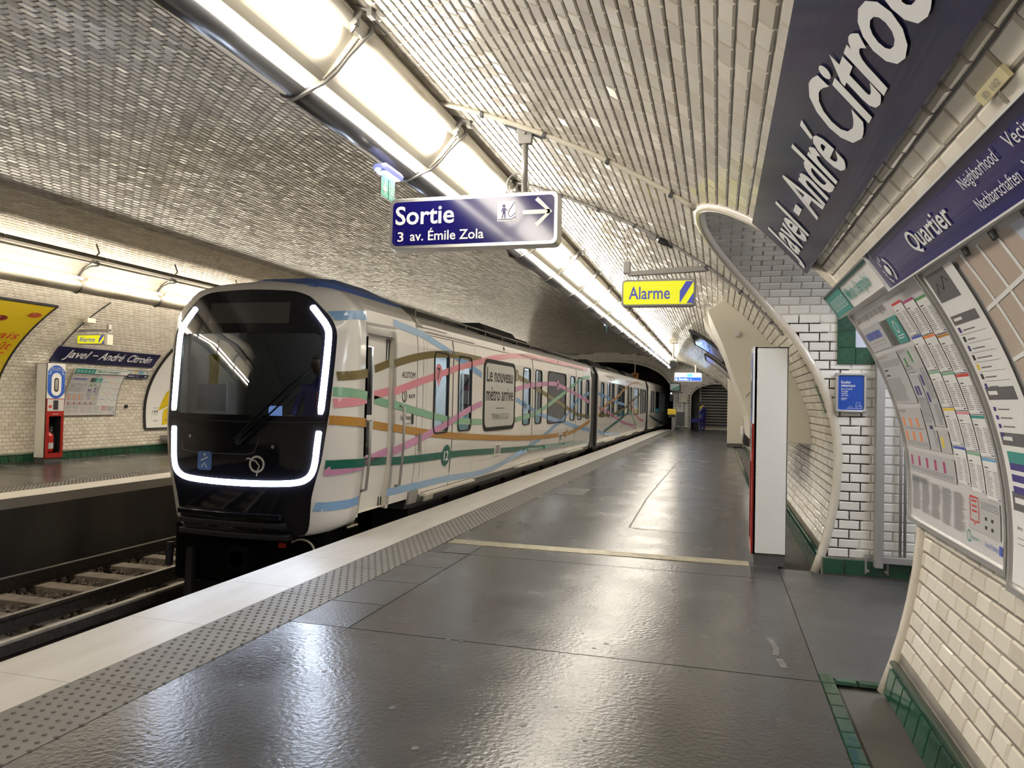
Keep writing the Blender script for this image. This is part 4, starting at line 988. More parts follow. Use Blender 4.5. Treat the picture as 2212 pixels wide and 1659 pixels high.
# --- interiors
for ci, (a, b) in enumerate(((9.0, 21.2), (22.5, 36.4), (37.4, 51))):
    mb = MB(); strip(mb, lambda y: XT+gsh(y)-1.08, lambda y: XT+gsh(y)+1.06, a, b, .14, .16, 0); strip(mb, lambda y: XT+gsh(y)-1.08, lambda y: XT+gsh(y)+1.06, a, b, 2.36, 2.38, 1)
    strip(mb, lambda y: XT+gsh(y)-1.08, lambda y: XT+gsh(y)-1.06, a, b, .16, 2.36, 1); xq = XT+gsh(b); mb.box(xq-1.06, xq-.5, b-.08, b-.04, .16, 2.36, 1); mb.box(xq+.5, xq+1.05, b-.08, b-.04, .16, 2.36, 1); mb.build('saloon_lining', [m_dgrey, m_inwall], train)
    for y in np.arange(a+.5, b-1.6, 2.3): mb = MB(); x = XT+gsh(y)-1.05; mb.box(x-.005, x+.005, y, y+1.3, 1.0, 2.05); mb.build('far_window', m_gloss, train)
    for s in (-.55, .55):
        mb = MB(); strip(mb, lambda y: XT+gsh(y)+s-.05, lambda y: XT+gsh(y)+s+.05, a, b, 2.34, 2.355, 0, 3); mb.build('saloon_lamp', m_inlamp, train)
    for y in np.arange(a+.9, b-.5, 1.9):
        x = XT+gsh(y); mb = MB(); mb.tube([(x, y, .16), (x, y, 2.36)], .018, 8); mb.build('pole', m_chrome, train)
    mb = MB()
    for y in np.arange(a+2.3, b-1.6, 4.7):
        for xo_ in (-1.05, .35):
            x = XT+gsh(y)+xo_; mb.box(x, x+.7, y, y+.45, .45, .55); mb.box(x, x+.7, y+.40, y+.48, .55, 1.15)
    mb.build('seats', m_seat, train, bevel=.03)
mb = MB(); mb.box(XT-1.05, XT+1.05, 8.86, 8.92, .16, 2.36); mb.build('cab_bulkhead', m_inwall, train)
mb = MB(); mb.box(XT+.55, XT+.57, 9.75, 10.0, 1.35, 1.62); mb.build('red_notice', m_redpaint, train)
# cab interior
mb = MB(); mb.box(XT-.95, XT+.92, 7.25, 7.8, .9, 1.12); mb.box(XT-.95, XT+.92, 7.02, 7.25, .9, 1.05); mb.build('driving_desk', m_dgrey, train, bevel=.03)
mb = MB(); mb.box(XT-.98, XT+.98, 8.25, 8.3, .16, 2.4, 0); mb.box(XT-.98, XT+.98, 7.2, 8.25, 2.33, 2.36, 0); mb.build('cab_lining', m_dgrey, train)
mb = MB(); mb.box(XT-.80, XT-.42, 7.12, 7.14, 1.26, 1.56); mb.build('paper_notice', m_paper, train)
mb = MB(); mb.box(XT+.02, XT+.18, 7.28, 7.30, 1.22, 1.33); mb.build('desk_screen', mat('screen_blue', (.05, .1, .3), .3, emit=(.25, .4, .9), es=.6), train)
mb = MB(); mb.box(XT+.55, XT+.92, 8.0, 8.05, 1.95, 2.2); mb.build('cab_emitter', m_inlamp, train)
mb = MB(); mb.box(XT-.5, XT+.5, 7.6, 7.68, 2.30, 2.325); mb.build('cab_emitter', mat('dim_cab_fill', (.9, .9, .9), .4, emit=(1, .95, .85), es=3.0), train)  # added fill light, put in to lift the dark cab interior
# ------------------------------------------------------------------ figures
def figure(name, J, E, R, m, parent, loc=(0, 0, 0), lv=1):
    """J joints, E edges, R radii -> one smooth skinned mesh"""
    me = bpy.data.meshes.new(name); me.from_pydata([tuple(j) for j in J], E, []); o = bpy.data.objects.new(name, me); C.objects.link(o)
    md = o.modifiers.new('k', 'SKIN'); md.use_smooth_shade = True
    for i, r in enumerate(R):
        sv = me.skin_vertices[0].data[i]; sv.radius = (r, r) if not isinstance(r, tuple) else r
    me.skin_vertices[0].data[0].use_root = True
    sb = o.modifiers.new('s', 'SUBSURF'); sb.levels = lv; sb.render_levels = lv
    dg = bpy.context.evaluated_depsgraph_get(); me2 = bpy.data.meshes.new_from_object(o.evaluated_get(dg)); bpy.data.objects.remove(o)
    V = [tuple(v.co) for v in me2.vertices]; F = [tuple(p.vertices) for p in me2.polygons]; bpy.data.meshes.remove(me2)
    return mesh_obj(name, V, F, m, parent, smooth=True)
def head(parent, c, r, fwd, m, mh):
    c = Vector(c); f = Vector(fwd).normalized(); mb = MB(); n, k = 16, 12; s = f.cross(Vector((0, 0, 1))).normalized(); u = s.cross(f); v = []
    for i in range(k+1):
        ph = math.pi*i/k
        for j in range(n):
            a = 2*math.pi*j/n; p = Vector((math.sin(ph)*math.cos(a), math.sin(ph)*math.sin(a), math.cos(ph)))
            w_ = .78*(1-.18*max(0, -p.z)); ff = .95+(.16 if abs(p.y) < .25 and p.x > .8 and -.35 < p.z < .1 else 0)
            v.append(c+s*(p.y*r*w_)+f*(p.x*r*ff)+u*(p.z*r*1.18))
    F = [(i*n+j, i*n+(j+1) % n, (i+1)*n+(j+1) % n, (i+1)*n+j) for i in range(k) for j in range(n)]
    h = mesh_obj('head', v, F, m, parent, smooth=True)
    v2 = []; 
    for i in range(7):
        ph = math.pi*i/13
        for j in range(n):
            a = 2*math.pi*j/n; p = Vector((math.sin(ph)*math.cos(a), math.sin(ph)*math.sin(a), math.cos(ph))); e = 1.08 if not (p.x > .3 and i > 4) else .9
            v2.append(c+s*(p.y*r*.8*e)+f*((p.x*.97-.04)*r*e)+u*(p.z*r*1.22))
    mesh_obj('hair', v2, [(i*n+j, i*n+(j+1) % n, (i+1)*n+(j+1) % n, (i+1)*n+j) for i in range(6) for j in range(n)], mh, h, smooth=True)
    mb = MB()
    for q in (-1, 1): e = c+f*r*.9+s*q*r*.3+u*r*.05; mb.tube([e, e+f*.012], r*.1, 8); ear = c+s*q*r*.8; mb.tube([ear-u*r*.2, ear+u*r*.2], r*.12, 6)
    mb.build('face_features', m_hair, h)
def hand(p, d, s, m, parent, curl=.5):
    """palm and five fingers; d points along the fingers, s towards the thumb"""
    p, d, s = Vector(p), Vector(d).normalized(), Vector(s).normalized(); n = d.cross(s)
    J = [p, p+d*.05, p+d*.085]; E_ = [(0, 1), (1, 2)]; R_ = [.026, .034, .030]
    for k, (o_, L2) in enumerate(((.030, .070), (.010, .080), (-.010, .074), (-.030, .058))):
        b = len(J); J += [p+d*.085+s*o_, p+d*(.085+L2*.5)+s*o_+n*L2*.15*curl, p+d*(.085+L2*.85)+s*o_+n*L2*.6*curl]; E_ += [(2, b), (b, b+1), (b+1, b+2)]; R_ += [.010, .009, .007]
    b = len(J); J += [p+d*.03+s*.035, p+d*.06+s*.06+n*.01]; E_ += [(1, b), (b, b+1)]; R_ += [.012, .009]
    return figure('hand', J, E_, R_, m, parent, lv=1)
# driver seated in the cab
dr = thing('person', 'driver in orange vest seated in the dark train cab behind the windscreen', 'person', (XT+.30, 7.95, .5))
x0, y0 = XT+.28, 7.95
J = [(x0, y0, 1.0), (x0, y0-.02, 1.25), (x0, y0-.04, 1.50), (x0, y0-.03, 1.60), (x0, y0-.05, 1.70), (x0-.19, y0-.04, 1.53), (x0-.26, y0-.14, 1.28), (x0-.14, y0-.36, 1.2), (x0+.19, y0-.04, 1.53), (x0+.26, y0-.14, 1.28), (x0+.16, y0-.36, 1.2), (x0-.1, y0-.45, .97), (x0+.1, y0-.45, .97), (x0-.1, y0-.5, .55), (x0+.1, y0-.5, .55)]
figure('body', J, [(0, 1), (1, 2), (2, 3), (3, 4), (2, 5), (5, 6), (6, 7), (2, 8), (8, 9), (9, 10), (0, 11), (0, 12), (11, 13), (12, 14)], [.16, .15, .14, .06, .05, .07, .05, .035, .07, .05, .035, .085, .085, .06, .06], m_ovblue, dr)
head(dr, (x0, y0-.07, 1.82), .11, (0.1, -1, -.05), m_skin, m_hair)
mb = MB(); mb.box(x0+.05, x0+.26, y0-.20, y0-.17, 1.12, 1.50); mb.build('vest', m_orange, dr, bevel=.02)
hand((x0-.14, y0-.38, 1.2), (0, -1, 0), (1, 0, 0), m_skin, dr); hand((x0+.16, y0-.38, 1.2), (0, -1, 0), (-1, 0, 0), m_skin, dr)
t = thing('yellow_reflection', 'yellow high visibility vest hanging at the left side inside the train cab', 'vest', (XT-.88, 7.5, 1.35))  # added yellow shape that imitates a reflection in the windscreen
mb = MB(); n = 10; v = []
for j in range(7):
    for i in range(n+1): u = i/n; x = XT-.97+.16*u*(1-.12*math.sin(j)); v.append((x, 7.50+.03*math.sin(u*9+j*.4), 1.38+j*.09-.02*abs(u-.5)))
mb.add(v, [(j*(n+1)+i, j*(n+1)+i+1, (j+1)*(n+1)+i+1, (j+1)*(n+1)+i) for j in range(6) for i in range(n)]); mb.build('reflection_shape', m_ovyel, t, smooth=True, solid=.01)
mb = MB(); mb.tube([(XT-.89, 7.50, 1.92), (XT-.89, 7.50, 2.02), (XT-.86, 7.50, 2.04)], .006, 6); mb.build('added_hook', m_chrome, t)
# ================================================================== LIGHT FIXTURES
SEC = 1.763; Y_F = 4.085-6*SEC
ORD = ['first', 'second', 'third', 'fourth', 'fifth', 'sixth', 'seventh', 'eighth', 'ninth', 'tenth', 'eleventh', 'twelfth', 'thirteenth', 'fourteenth', 'fifteenth', 'sixteenth', 'seventeenth', 'eighteenth', 'nineteenth', 'twentieth', 'twenty-first', 'twenty-second', 'twenty-third', 'twenty-fourth']
def arcp(c, r, a0, a1, n): return [(c[0]+r*math.cos(math.radians(a0+(a1-a0)*k/n)), c[1]+r*math.sin(math.radians(a0+(a1-a0)*k/n))) for k in range(n+1)]
def extr(mb, P, y0, y1, m=0, closed=False, caps=True):
    n = len(P); b = len(mb.v)
    for y in (y0, y1): mb.v += [(x, y, z) for x, z in P]
    for k in range(n if closed else n-1): mb.f.append((b+k, b+(k+1) % n, b+n+(k+1) % n, b+n+k)); mb.m.append(m)
    if closed and caps: mb.f += [tuple(b+k for k in range(n))[::-1], tuple(b+n+k for k in range(n))]; mb.m += [m, m]
def make_fixture(name, lab, near, dx=0., dz=0., y0=0., tube=True, tm=None):
    """one section; the profile is drawn in the (x,z) plane"""
    t = thing(name, lab, 'ceiling light', (-2.45+dx, y0, 3.4+dz)); y1 = y0+SEC-.03
    sh = lambda P: [(x+dx, z+dz) for x, z in P]
    # housing: closed hood above, from the tube to the wall-side rail
    mb = MB(); hood = [(-2.60, 3.50), (-2.55, 3.62), (-2.40, 3.74), (-2.24, 3.78), (-2.12, 3.76), (-2.08, 3.70), (-2.12, 3.655), (-2.17, 3.66), (-2.19, 3.69), (-2.26, 3.72), (-2.38, 3.68), (-2.50, 3.56), (-2.53, 3.45), (-2.57, 3.42)] if near else [(-2.68, 3.48), (-2.66, 3.60), (-2.52, 3.74), (-2.36, 3.79), (-2.20, 3.79), (-2.17, 3.765), (-2.20, 3.755), (-2.34, 3.755), (-2.48, 3.70), (-2.60, 3.58), (-2.58, 3.46)]
    if not near: hood = [(-2.66, 3.50), (-2.64, 3.60), (-2.50, 3.76), (-2.30, 3.86), (-2.02, 3.87), (-1.99, 3.84), (-2.02, 3.81), (-2.28, 3.82), (-2.46, 3.72), (-2.58, 3.58), (-2.56, 3.48)]
    extr(mb, sh(hood), y0, y1, 0, True); mb.build('housing', m_cream_l if near else m_hood, t, smooth=False)
    mb = MB(); extr(mb, sh(arcp((-2.135, 3.69), .05, 0, 360, 14) [:-1] if near else arcp((-2.18, 3.775), .018, 0, 360, 10)[:-1]), y0, y1, 0, True); mb.build('edge_rail', m_cream_l, t, smooth=True)
    if tube:
        mb = MB(); extr(mb, sh(arcp((-2.60, 3.44), .118, 0, 360, 28)[:-1]), y0, y1, 0, True); mb.build('round_duct', tm or m_tube, t, smooth=True)
    else:
        mb = MB(); extr(mb, sh([(-2.66, 3.52), (-2.64, 3.38), (-2.58, 3.325), (-2.53, 3.325), (-2.505, 3.36), (-2.52, 3.42)]), y0, y1, 0, True); mb.build('edge_profile', tm or m_tube, t)
    if near:
        # broad curved diffuser and a slimmer one next to the duct, both with rounded ends
        mb = MB(); n = 10; cx, cz, ax, az = -2.305, 3.575, (.128, .112), (.072, -.082)
        for (u0, u1, bul, e0, e1) in ((-.12, .90, .075, .10, .10), ):
            rows = []
            for i, (yy, sc) in enumerate([(y0+.03, .55), (y0+.05, .85), (y0+.09, 1), (y1-.21, 1), (y1-.14, .85), (y1-.11, .55)]):
                rows.append([(cx+ax[0]*(2*k/n-1)*sc*1.15+az[0]*math.sin(math.pi*k/n)*.9*sc, yy, cz+ax[1]*(2*k/n-1)*sc*1.15+az[1]*math.sin(math.pi*k/n)*.9*sc) for k in range(n+1)])
            b = len(mb.v)
            for r in rows: mb.v += [(x+dx, y, z+dz) for x, y, z in r]
            for i in range(5):
                for k in range(n): a = b+i*(n+1)+k; mb.f.append((a, a+1, a+n+2, a+n+1)); mb.m.append(0)
            mb.f += [tuple(b+k for k in range(n+1))[::-1], tuple(b+5*(n+1)+k for k in range(n+1))]; mb.m += [0, 0]
        mb.build('diffuser', m_lamp, t, smooth=True)
        mb = MB(); extr(mb, sh([(-2.50, 3.39), (-2.455, 3.36), (-2.43, 3.395), (-2.47, 3.43)]), y0+.02, y1-.02, 0, True); mb.build('slim_diffuser', m_lamp, t)
        mb = MB(); extr(mb, sh([(-2.50, 3.40), (-2.50, 3.385), (-2.40, 3.40), (-2.36, 3.44), (-2.18, 3.66), (-2.20, 3.68), (-2.38, 3.46), (-2.42, 3.43)]), y0, y1, 0, True); mb.build('tray', m_cream_l, t)
    else:
        for c, r in (((-2.49, 3.47), .019), ((-2.41, 3.535), .019)):
            mb = MB(); extr(mb, sh(arcp(c, r, 0, 360, 8)[:-1]), y0+.05, y1-.05, 0, True); mb.build('fluorescent_tube', m_lamp2, t, smooth=True)
        mb = MB(); extr(mb, sh(arcp((-2.755, 3.43), .019, 0, 360, 8)[:-1]), y0+.05, y1-.05, 0, True); mb.build('hidden_fill_tube', m_fill_tube, t, smooth=True)  # added tube, unseen behind the duct, put in to brighten the wall
    # joint ring
    mb = MB(); P = [(-2.72, 3.44), (-2.68, 3.345), (-2.60, 3.315), (-2.52, 3.345), (-2.46, 3.37), (-2.38, 3.40), (-2.30, 3.46), (-2.22, 3.55), (-2.13, 3.63), (-2.07, 3.68), (-2.08, 3.74), (-2.20, 3.79), (-2.42, 3.75), (-2.58, 3.62)]
    if not near: P = [(-2.72, 3.44), (-2.68, 3.345), (-2.60, 3.315), (-2.52, 3.345), (-2.49, 3.40), (-2.55, 3.50), (-2.57, 3.57), (-2.46, 3.69), (-2.32, 3.745), (-2.19, 3.745), (-2.15, 3.78), (-2.20, 3.805), (-2.34, 3.81), (-2.54, 3.755), (-2.69, 3.61)]
    P = sh(P); mb.tube([(x, y0+SEC-.012, z) for x, z in P+[P[0]]], .014, 6, cap=False); mb.build('joint_ring', m_grey if tm is None else m_dgrey, t)
    if near:  # end cheek closing the lamp bay
        mb = MB(); extr(mb, sh([(-2.50, 3.42), (-2.38, 3.41), (-2.28, 3.49), (-2.20, 3.58), (-2.13, 3.66), (-2.26, 3.72), (-2.38, 3.68), (-2.50, 3.56)]), y1-.008, y1+.012, 0, True); mb.build('end_cheek', m_cream_l, t)
    # bracket to the vault
    mb = MB(); yb = y0+SEC-.012-.2
    x1 = -2.12+dx; s1 = sX(min(-1.95+dx, 0) if dx == 0 else -2.25+dx)
    if dx == 0:
        p0 = onvault(sX(-2.32), yb, .01); p1 = onvault(sX(-1.97), yb, .01)
        mb.box(-1.99, -1.96, yb-.03, yb+.03, p1[2]-.05, p1[2]); mb.tube([p0, onvault(sX(-2.15), yb, .012), p1], .016, 6)
        poly = [(-2.25, 3.79), (-2.07, 3.755), (-2.02, 3.73), (-2.08, 3.60), (-2.10, 3.58), (-2.13, 3.70)]
        extr(mb, poly, yb-.006, yb+.006, 0, True); mb.tube([(-2.075, yb-.02, 3.64), (-2.075, yb+.02, 3.64)], .02, 8)
    else:
        q = sh([(-2.13, 3.75)])[0]; p1 = onvault(sLf(3.62) if q[0] < XC-3.3 else 5, yb, 0); mb.tube([(q[0], yb, q[1]), (q[0]+.16, yb, q[1]+.16), (q[0]+.10, yb, min(vP(sX(q[0]+.10))[1], q[1]+.3))], .014, 6)
    mb.build('bracket', m_grey, t)
    return t
def copy_tree(o, dy, lab):
    r = o.copy(); C.objects.link(r); r.location.y += dy; r['label'] = lab; WL[r.name] = Vector(r.location)
    for ch in list(o.children):
        c = ch.copy(); C.objects.link(c); c.parent = r
    return r
G1 = 'strip light sections over the near platform'; G2 = 'strip light sections over the opposite platform'
n_near = int((41.0-Y_F)/SEC)
# sections with the round duct: up to Y=6.35, and again from ~9.4 on; without it between
L0 = make_fixture('strip_light', 'strip light section outside the top of the frame above the camera', True, y0=Y_F, tube=True)
L0['group'] = G1; Lx = None
for k in range(1, n_near):
    y0 = Y_F+k*SEC; vis = k-5
    if vis < 0: lab = 'strip light section outside the top of the frame above the camera'
    elif vis < 6: lab = ['large bright strip light section cut by the top edge of the photo', 'bright strip light section whose duct carries a cool reflection, second from the top', 'bright strip light section beside the green exit pictogram lamp', 'bright strip light section just above the blue hanging exit sign', 'strip light section mostly hidden behind the blue hanging exit sign', 'first strip light section seen below the blue hanging exit sign'][vis]
    else: lab = f'strip light section over the near platform, {ORD[min(vis-5, 23)]} below the blue hanging exit sign'
    duct = not (6.0 < y0 < 9.2)
    if duct: o = copy_tree(L0, k*SEC, lab)
    elif Lx is None: o = Lx = make_fixture('strip_light', lab, True, y0=y0, tube=False)
    else: o = copy_tree(Lx, y0-Lx.location.y, lab)
    o['group'] = G1
DX2, DZ2 = -7.50, -.27
y00 = 9.705-SEC*6
F0 = None
for k in range(0, 23):
    y0 = y00+k*SEC
    lab = 'strip light section over the opposite platform outside the left edge' if k < 5 else (['strip light section over the opposite platform cut by the left edge of the photo', 'strip light section above the yellow poster corner and alarm box', 'strip light section touching the train roof line on the left', ][k-5] if k < 8 else 'strip light section over the opposite platform hidden behind the train')
    if F0 is None: o = F0 = make_fixture('strip_light', lab, False, DX2, DZ2, y0, True, m_tubec)
    else: o = copy_tree(F0, k*SEC, lab)
    o['group'] = G2

# ================================================================== SIGNS
def hang_box(name, lab, cat, x0, x1, z0, z1, y, d, face_m, frame_m, r=.04, fr_=.022):
    t = thing(name, lab, cat, ((x0+x1)/2, y, z0))
    mb = MB(); P = rr(x0, z0, x1, z1, r, 6); mb.prism(P, lambda u, v: (u, y+d, v), lambda u, v: (u, y, v)); mb.build('case', frame_m, t, bevel=.006)
    mb = MB(); P = rr(x0+fr_, z0+fr_, x1-fr_, z1-fr_, r*.7, 6); put_poly(mb, P, lambda u, v: (u, y-.003, v)); mb.build('front_panel', face_m, t)
    return t
# --- exit sign
X0, X1, ZB, ZT, YS = -2.50, -1.150, 2.605, 3.005, 5.30
t = hang_box('exit_sign', 'blue hanging exit sign with white arrow and escalator pictogram over the platform', 'sign', X0, X1, ZB, ZT, YS, .14, m_blue, m_chrome, .05, .030)
fn = lambda u, v: (X0+u, YS-.006, ZB+v)
mb = MB(); put_text(mb, 'Sortie', .055, .195, .20, fn, 0, bold=.016, fit=.485); put_text(mb, '3', .075, .062, .105, fn, 0, bold=.012, fit=.05); put_text(mb, 'av. Émile Zola', .18, .065, .105, fn, 0, bold=.012, fit=.60)
mb.build('lettering', m_txt, t)
mb = MB(); line2d(mb, [(.05, .04), (.125, .04), (.125, .155), (.05, .155), (.05, .04)], .003, fn); mb.build('number_box', m_pviolet, t)
mb = MB(); line2d(mb, [(1.08, .245), (1.29, .245)], .032, fn); line2d(mb, [(1.185, .345), (1.29, .245), (1.185, .145)], .032, fn); mb.build('arrow', m_txt, t)
mb = MB(); put_rect(mb, .885, .185, 1.025, .335, fn); mb.build('pictogram', m_txt, t)
mb = MB(); fn2 = lambda u, v: (X0+u, YS-.008, ZB+v); ring2d(mb, .935, .300, 0, .012, fn2, 0, n=12); line2d(mb, [(.937, .285), (.937, .245)], .022, fn2); line2d(mb, [(.932, .25), (.922, .205)], .008, fn2); line2d(mb, [(.942, .25), (.945, .205)], .008, fn2)
line2d(mb, [(.925, .28), (.915, .255)], .006, fn2); line2d(mb, [(.947, .278), (.965, .262)], .006, fn2); line2d(mb, [(1.02, .33), (.975, .262), (.968, .235), (.985, .215), (1.0, .22), (1.025, .245)], .005, fn2); line2d(mb, [(.89, .198), (1.0, .198), (1.025, .215)], .006, fn2)
mb.build('pictogram_figure', m_pviolet, t)
mb = MB(); xr = -1.43; zr = vP(sX(xr))[1]; mb.tube([(xr, YS+.07, ZT), (xr, YS+.07, zr-.10)], .024, 12); mb.build('hanger_rod', m_grey, t, smooth=True)
mb = MB(); mb.prism([(-.05, -.15), (.05, -.15), (.06, -.06), (.06, .0), (-.06, .0), (-.06, -.06)], lambda u, v: (xr+u, YS+.09, zr+v+.02), lambda u, v: (xr+u, YS+.045, zr+v+.02)); mb.tube([(xr, YS+.03, zr-.05), (xr, YS+.1, zr-.05)], .012, 8); mb.build('hanger_plate', m_grey, t, bevel=.004)
mb = MB(); mb.tube([onvault(sX(xr)+q, YS+.07, .02) for q in (-.16, -.05, .05, .16)], .022, 8); mb.build('clamp', m_dgrey, t)
# --- alarm boxes
def alarm(x0, x1, z0, z1, y, lab, body='Alarme'):
    t = hang_box('alarm_sign', lab, 'alarm sign', x0, x1, z0, z1, y, .13, m_alarm, m_grey, .035, .018)
    W, H = x1-x0, z1-z0; fn = lambda u, v: (x0+u, y-.006, z0+v)
    mb = MB(); put_text(mb, body, W*.10, H*.27, H*.66, fn, 0, bold=.012, fit=W*.56); mb.build('lettering', m_alblue, t)
    mb = MB(); a, b, c, d = W*.79, W*.975, H*.09, H*.91
    put_poly(mb, [(a, c), (b-.0, d-.0), (a+(b-a)*.45, d), (a, c+(d-c)*.55)], fn); put_poly(mb, [(a+(b-a)*.5, c), (b, c), (b, c+(d-c)*.5)], fn)
    mb.build('warning_stripes', m_alblue, t); return t
t = alarm(-.935, -.222, 2.405, 2.668, 7.35, 'yellow backlit alarm sign hanging over the near platform')
mb = MB(); mb.box(-.925, -.86, 7.37, 7.45, 2.74, 2.86); mb.prism([(-.925, 2.755), (-.16, 2.80), (-.10, 2.80), (-.10, 2.75), (-.16, 2.745), (-.86, 2.715)], lambda u, v: (u, 7.44, v), lambda u, v: (u, 7.38, v)); mb.build('arm', m_grey, t, bevel=.004)
mb = MB()
for x in (-.78, -.5, -.32): mb.tube([(x, 7.41, 2.66), (x, 7.41, 2.77)], .008, 6)
mb.build('hanger_bolts', m_grey, t)
mb = MB(); p = onvault(sX(-.90), 7.42, .02); mb.tube([(-.895, 7.41, 2.84), p], .004, 5); 
for q in range(5): z = 3.02+q*.03; mb.tube([(-.895, 7.41, z+.13), (-.895, 7.41, z+.14)], .009, 6); mb.tube([(-.895, 7.41, 2.86+q*.022), (-.895, 7.41, 2.866+q*.022)], .009, 6)
mb.build('suspension_wire', m_grey, t)
t = alarm(-12.45, -11.76, 2.385, 2.585, 12.0, 'small yellow backlit alarm sign over the opposite platform')
mb = MB(); mb.box(-12.60, -11.70, 12.04, 12.09, 2.645, 2.69); mb.box(-11.76, -11.70, 12.03, 12.10, 2.63, 2.78); mb.build('arm', m_grey, t)
mb = MB(); mb.box(-11.76, -11.70, 12.0, 12.14, 2.38, 2.58); mb.build('side_box', m_cream, t)
mb = MB()
for x in (-12.3, -12.0): mb.tube([(x, 12.06, 2.58), (x, 12.06, 2.65)], .01, 6)
mb.build('hanger_bolts', m_grey, t)
# --- vault mounted sheets
def sheet(side, name, lab, cat, y0, y1, z0, z1, off, m, rim=None, rw=.02, th=.03, grp=None):
    """curved plate on the wall between heights z0<z1; returns thing, map(u,v) from its lower-left as read"""
    sa, sb = (sR(z0), sR(z1)) if side == 'R' else (sLf(z0), sLf(z1)); H = abs(sb-sa); W = y1-y0
    t = thing(name, lab, cat, onvault((sa), (y0+y1)/2, off), grp)
    yl = y1 if side == 'R' else y0; sg = 1 if side == 'R' else -1
    fn = lambda u, v, d=0: onvault(sa+sg*v, yl-sg*u, off+th+d)
    n = 14; mb = MB(); v = []
    for k in range(n+1):
        q = H*k/n; v += [onvault(sa+sg*q, yl, off), fn(0, q), fn(W, q), onvault(sa+sg*q, yl-sg*W, off)]
    f = []
    for k in range(n):
        for a in range(4): f.append((4*k+a, 4*k+4+a, 4*k+4+(a+1) % 4, 4*k+(a+1) % 4))
    f += [(0, 1, 2, 3), (4*n+3, 4*n+2, 4*n+1, 4*n)]
    mb.add(v, f); mb.build('plate', m, t)
    if rim:
        for nm, (u0, v0, u1, v1) in dict(a=(-rw, -rw, 0, H+rw), b=(W, -rw, W+rw, H+rw), c=(0, -rw, W, 0), d=(0, H, W, H+rw)).items():
            mb = MB(); nn = 14 if nm in 'ab' else 1; vv = []
            for k in range(nn+1):
                q = v0+(v1-v0)*k/nn; vv += [fn(u0, q, -th), fn(u0, q, .012), fn(u1, q, .012), fn(u1, q, -th)]
            ff = [(4*k+a, 4*k+4+a, 4*k+4+(a+1) % 4, 4*k+(a+1) % 4) for k in range(nn) for a in range(4)]+[(0, 1, 2, 3), (4*nn+3, 4*nn+2, 4*nn+1, 4*nn)]
            mb.add(vv, ff); mb.build('frame_bar', rim, t)
    return t, fn, W, H
def slices(mb, P, g, m, dv=.04):
    """fill a convex outline with thin bands so that it follows the curved sheet"""
    v0, v1 = min(p[1] for p in P), max(p[1] for p in P); n = max(1, int((v1-v0)/dv)); rows = []
    for k in range(n+1):
        v = v0+(v1-v0)*min(max(k/n, 1e-4), 1-1e-4); xs_ = []
        for a, b in zip(P, P[1:]+P[:1]):
            if (a[1]-v)*(b[1]-v) <= 0 and a[1] != b[1]: xs_.append(a[0]+(b[0]-a[0])*(v-a[1])/(b[1]-a[1]))
        rows.append((min(xs_), max(xs_), v))
    mb.add([g(x, r[2]) for r in rows for x in r[:2]], [(2*k, 2*k+1, 2*k+3, 2*k+2) for k in range(n)], m)
def prints(t, name, mats, items, fn, d=.004):
    """items: ('r',u0,v0,u1,v1,m) rects, ('t',text,u,v,size,m,fit,kw), ('l',pts,w,m), ('p',poly,m)"""
    mb = MB(); boxes = []
    for it in items:
        if it[0] == 'r': bb = it[1:5]
        elif it[0] == 't': bb = (it[2], it[3]-.2*it[4], it[2]+(it[6] or .1), it[3]+it[4])
        elif it[0] == 'o': r_ = it[4]; bb = (it[1]-r_, it[2]-r_, it[1]+r_, it[2]+r_)
        else: q = it[1]; bb = (min(p[0] for p in q), min(p[1] for p in q), max(p[0] for p in q), max(p[1] for p in q))
        bb = (min(bb[0], bb[2]), min(bb[1], bb[3]), max(bb[0], bb[2]), max(bb[1], bb[3])); lay = 0
        for (b2, l2) in boxes:
            if l2 >= lay and bb[0] < b2[2] and bb[2] > b2[0] and bb[1] < b2[3] and bb[3] > b2[1]: lay = l2+1
        if bb[2]-bb[0] > .0: boxes.append((bb, lay))
        g = lambda u, v, d_=d+lay*.0004: fn(u, v, d_)
        if it[0] == 'r': put_rect(mb, *it[1:5], g, it[5], 1, max(1, int(math.ceil(abs(it[4]-it[2])/.04))))
        elif it[0] == 't': put_text(mb, it[1], it[2], it[3], it[4], g, it[5], fit=it[6], **(it[7] if len(it) > 7 else {}))
        elif it[0] == 'l':
            q = [it[1][0]]
            for p0, p1 in zip(it[1][:-1], it[1][1:]):
                k_ = max(1, int(math.hypot(p1[0]-p0[0], p1[1]-p0[1])/.04)); q += [(p0[0]+(p1[0]-p0[0])*i/k_, p0[1]+(p1[1]-p0[1])*i/k_) for i in range(1, k_+1)]
            line2d(mb, q, it[2], g, it[3])
        elif it[0] == 'p': slices(mb, it[1], g, it[2])
        elif it[0] == 'o': ring2d(mb, it[1], it[2], it[3], it[4], g, it[5], **(it[6] if len(it) > 6 else {}))
    return mb.build(name, mats, t)
# station name plates
t, fn, W, H = sheet('R', 'station_sign', 'large navy enamel station name plate with white italic lettering on the near wall', 'station sign', 1.0, 4.50, 2.235, 2.545, .015, m_navy, th=.03)
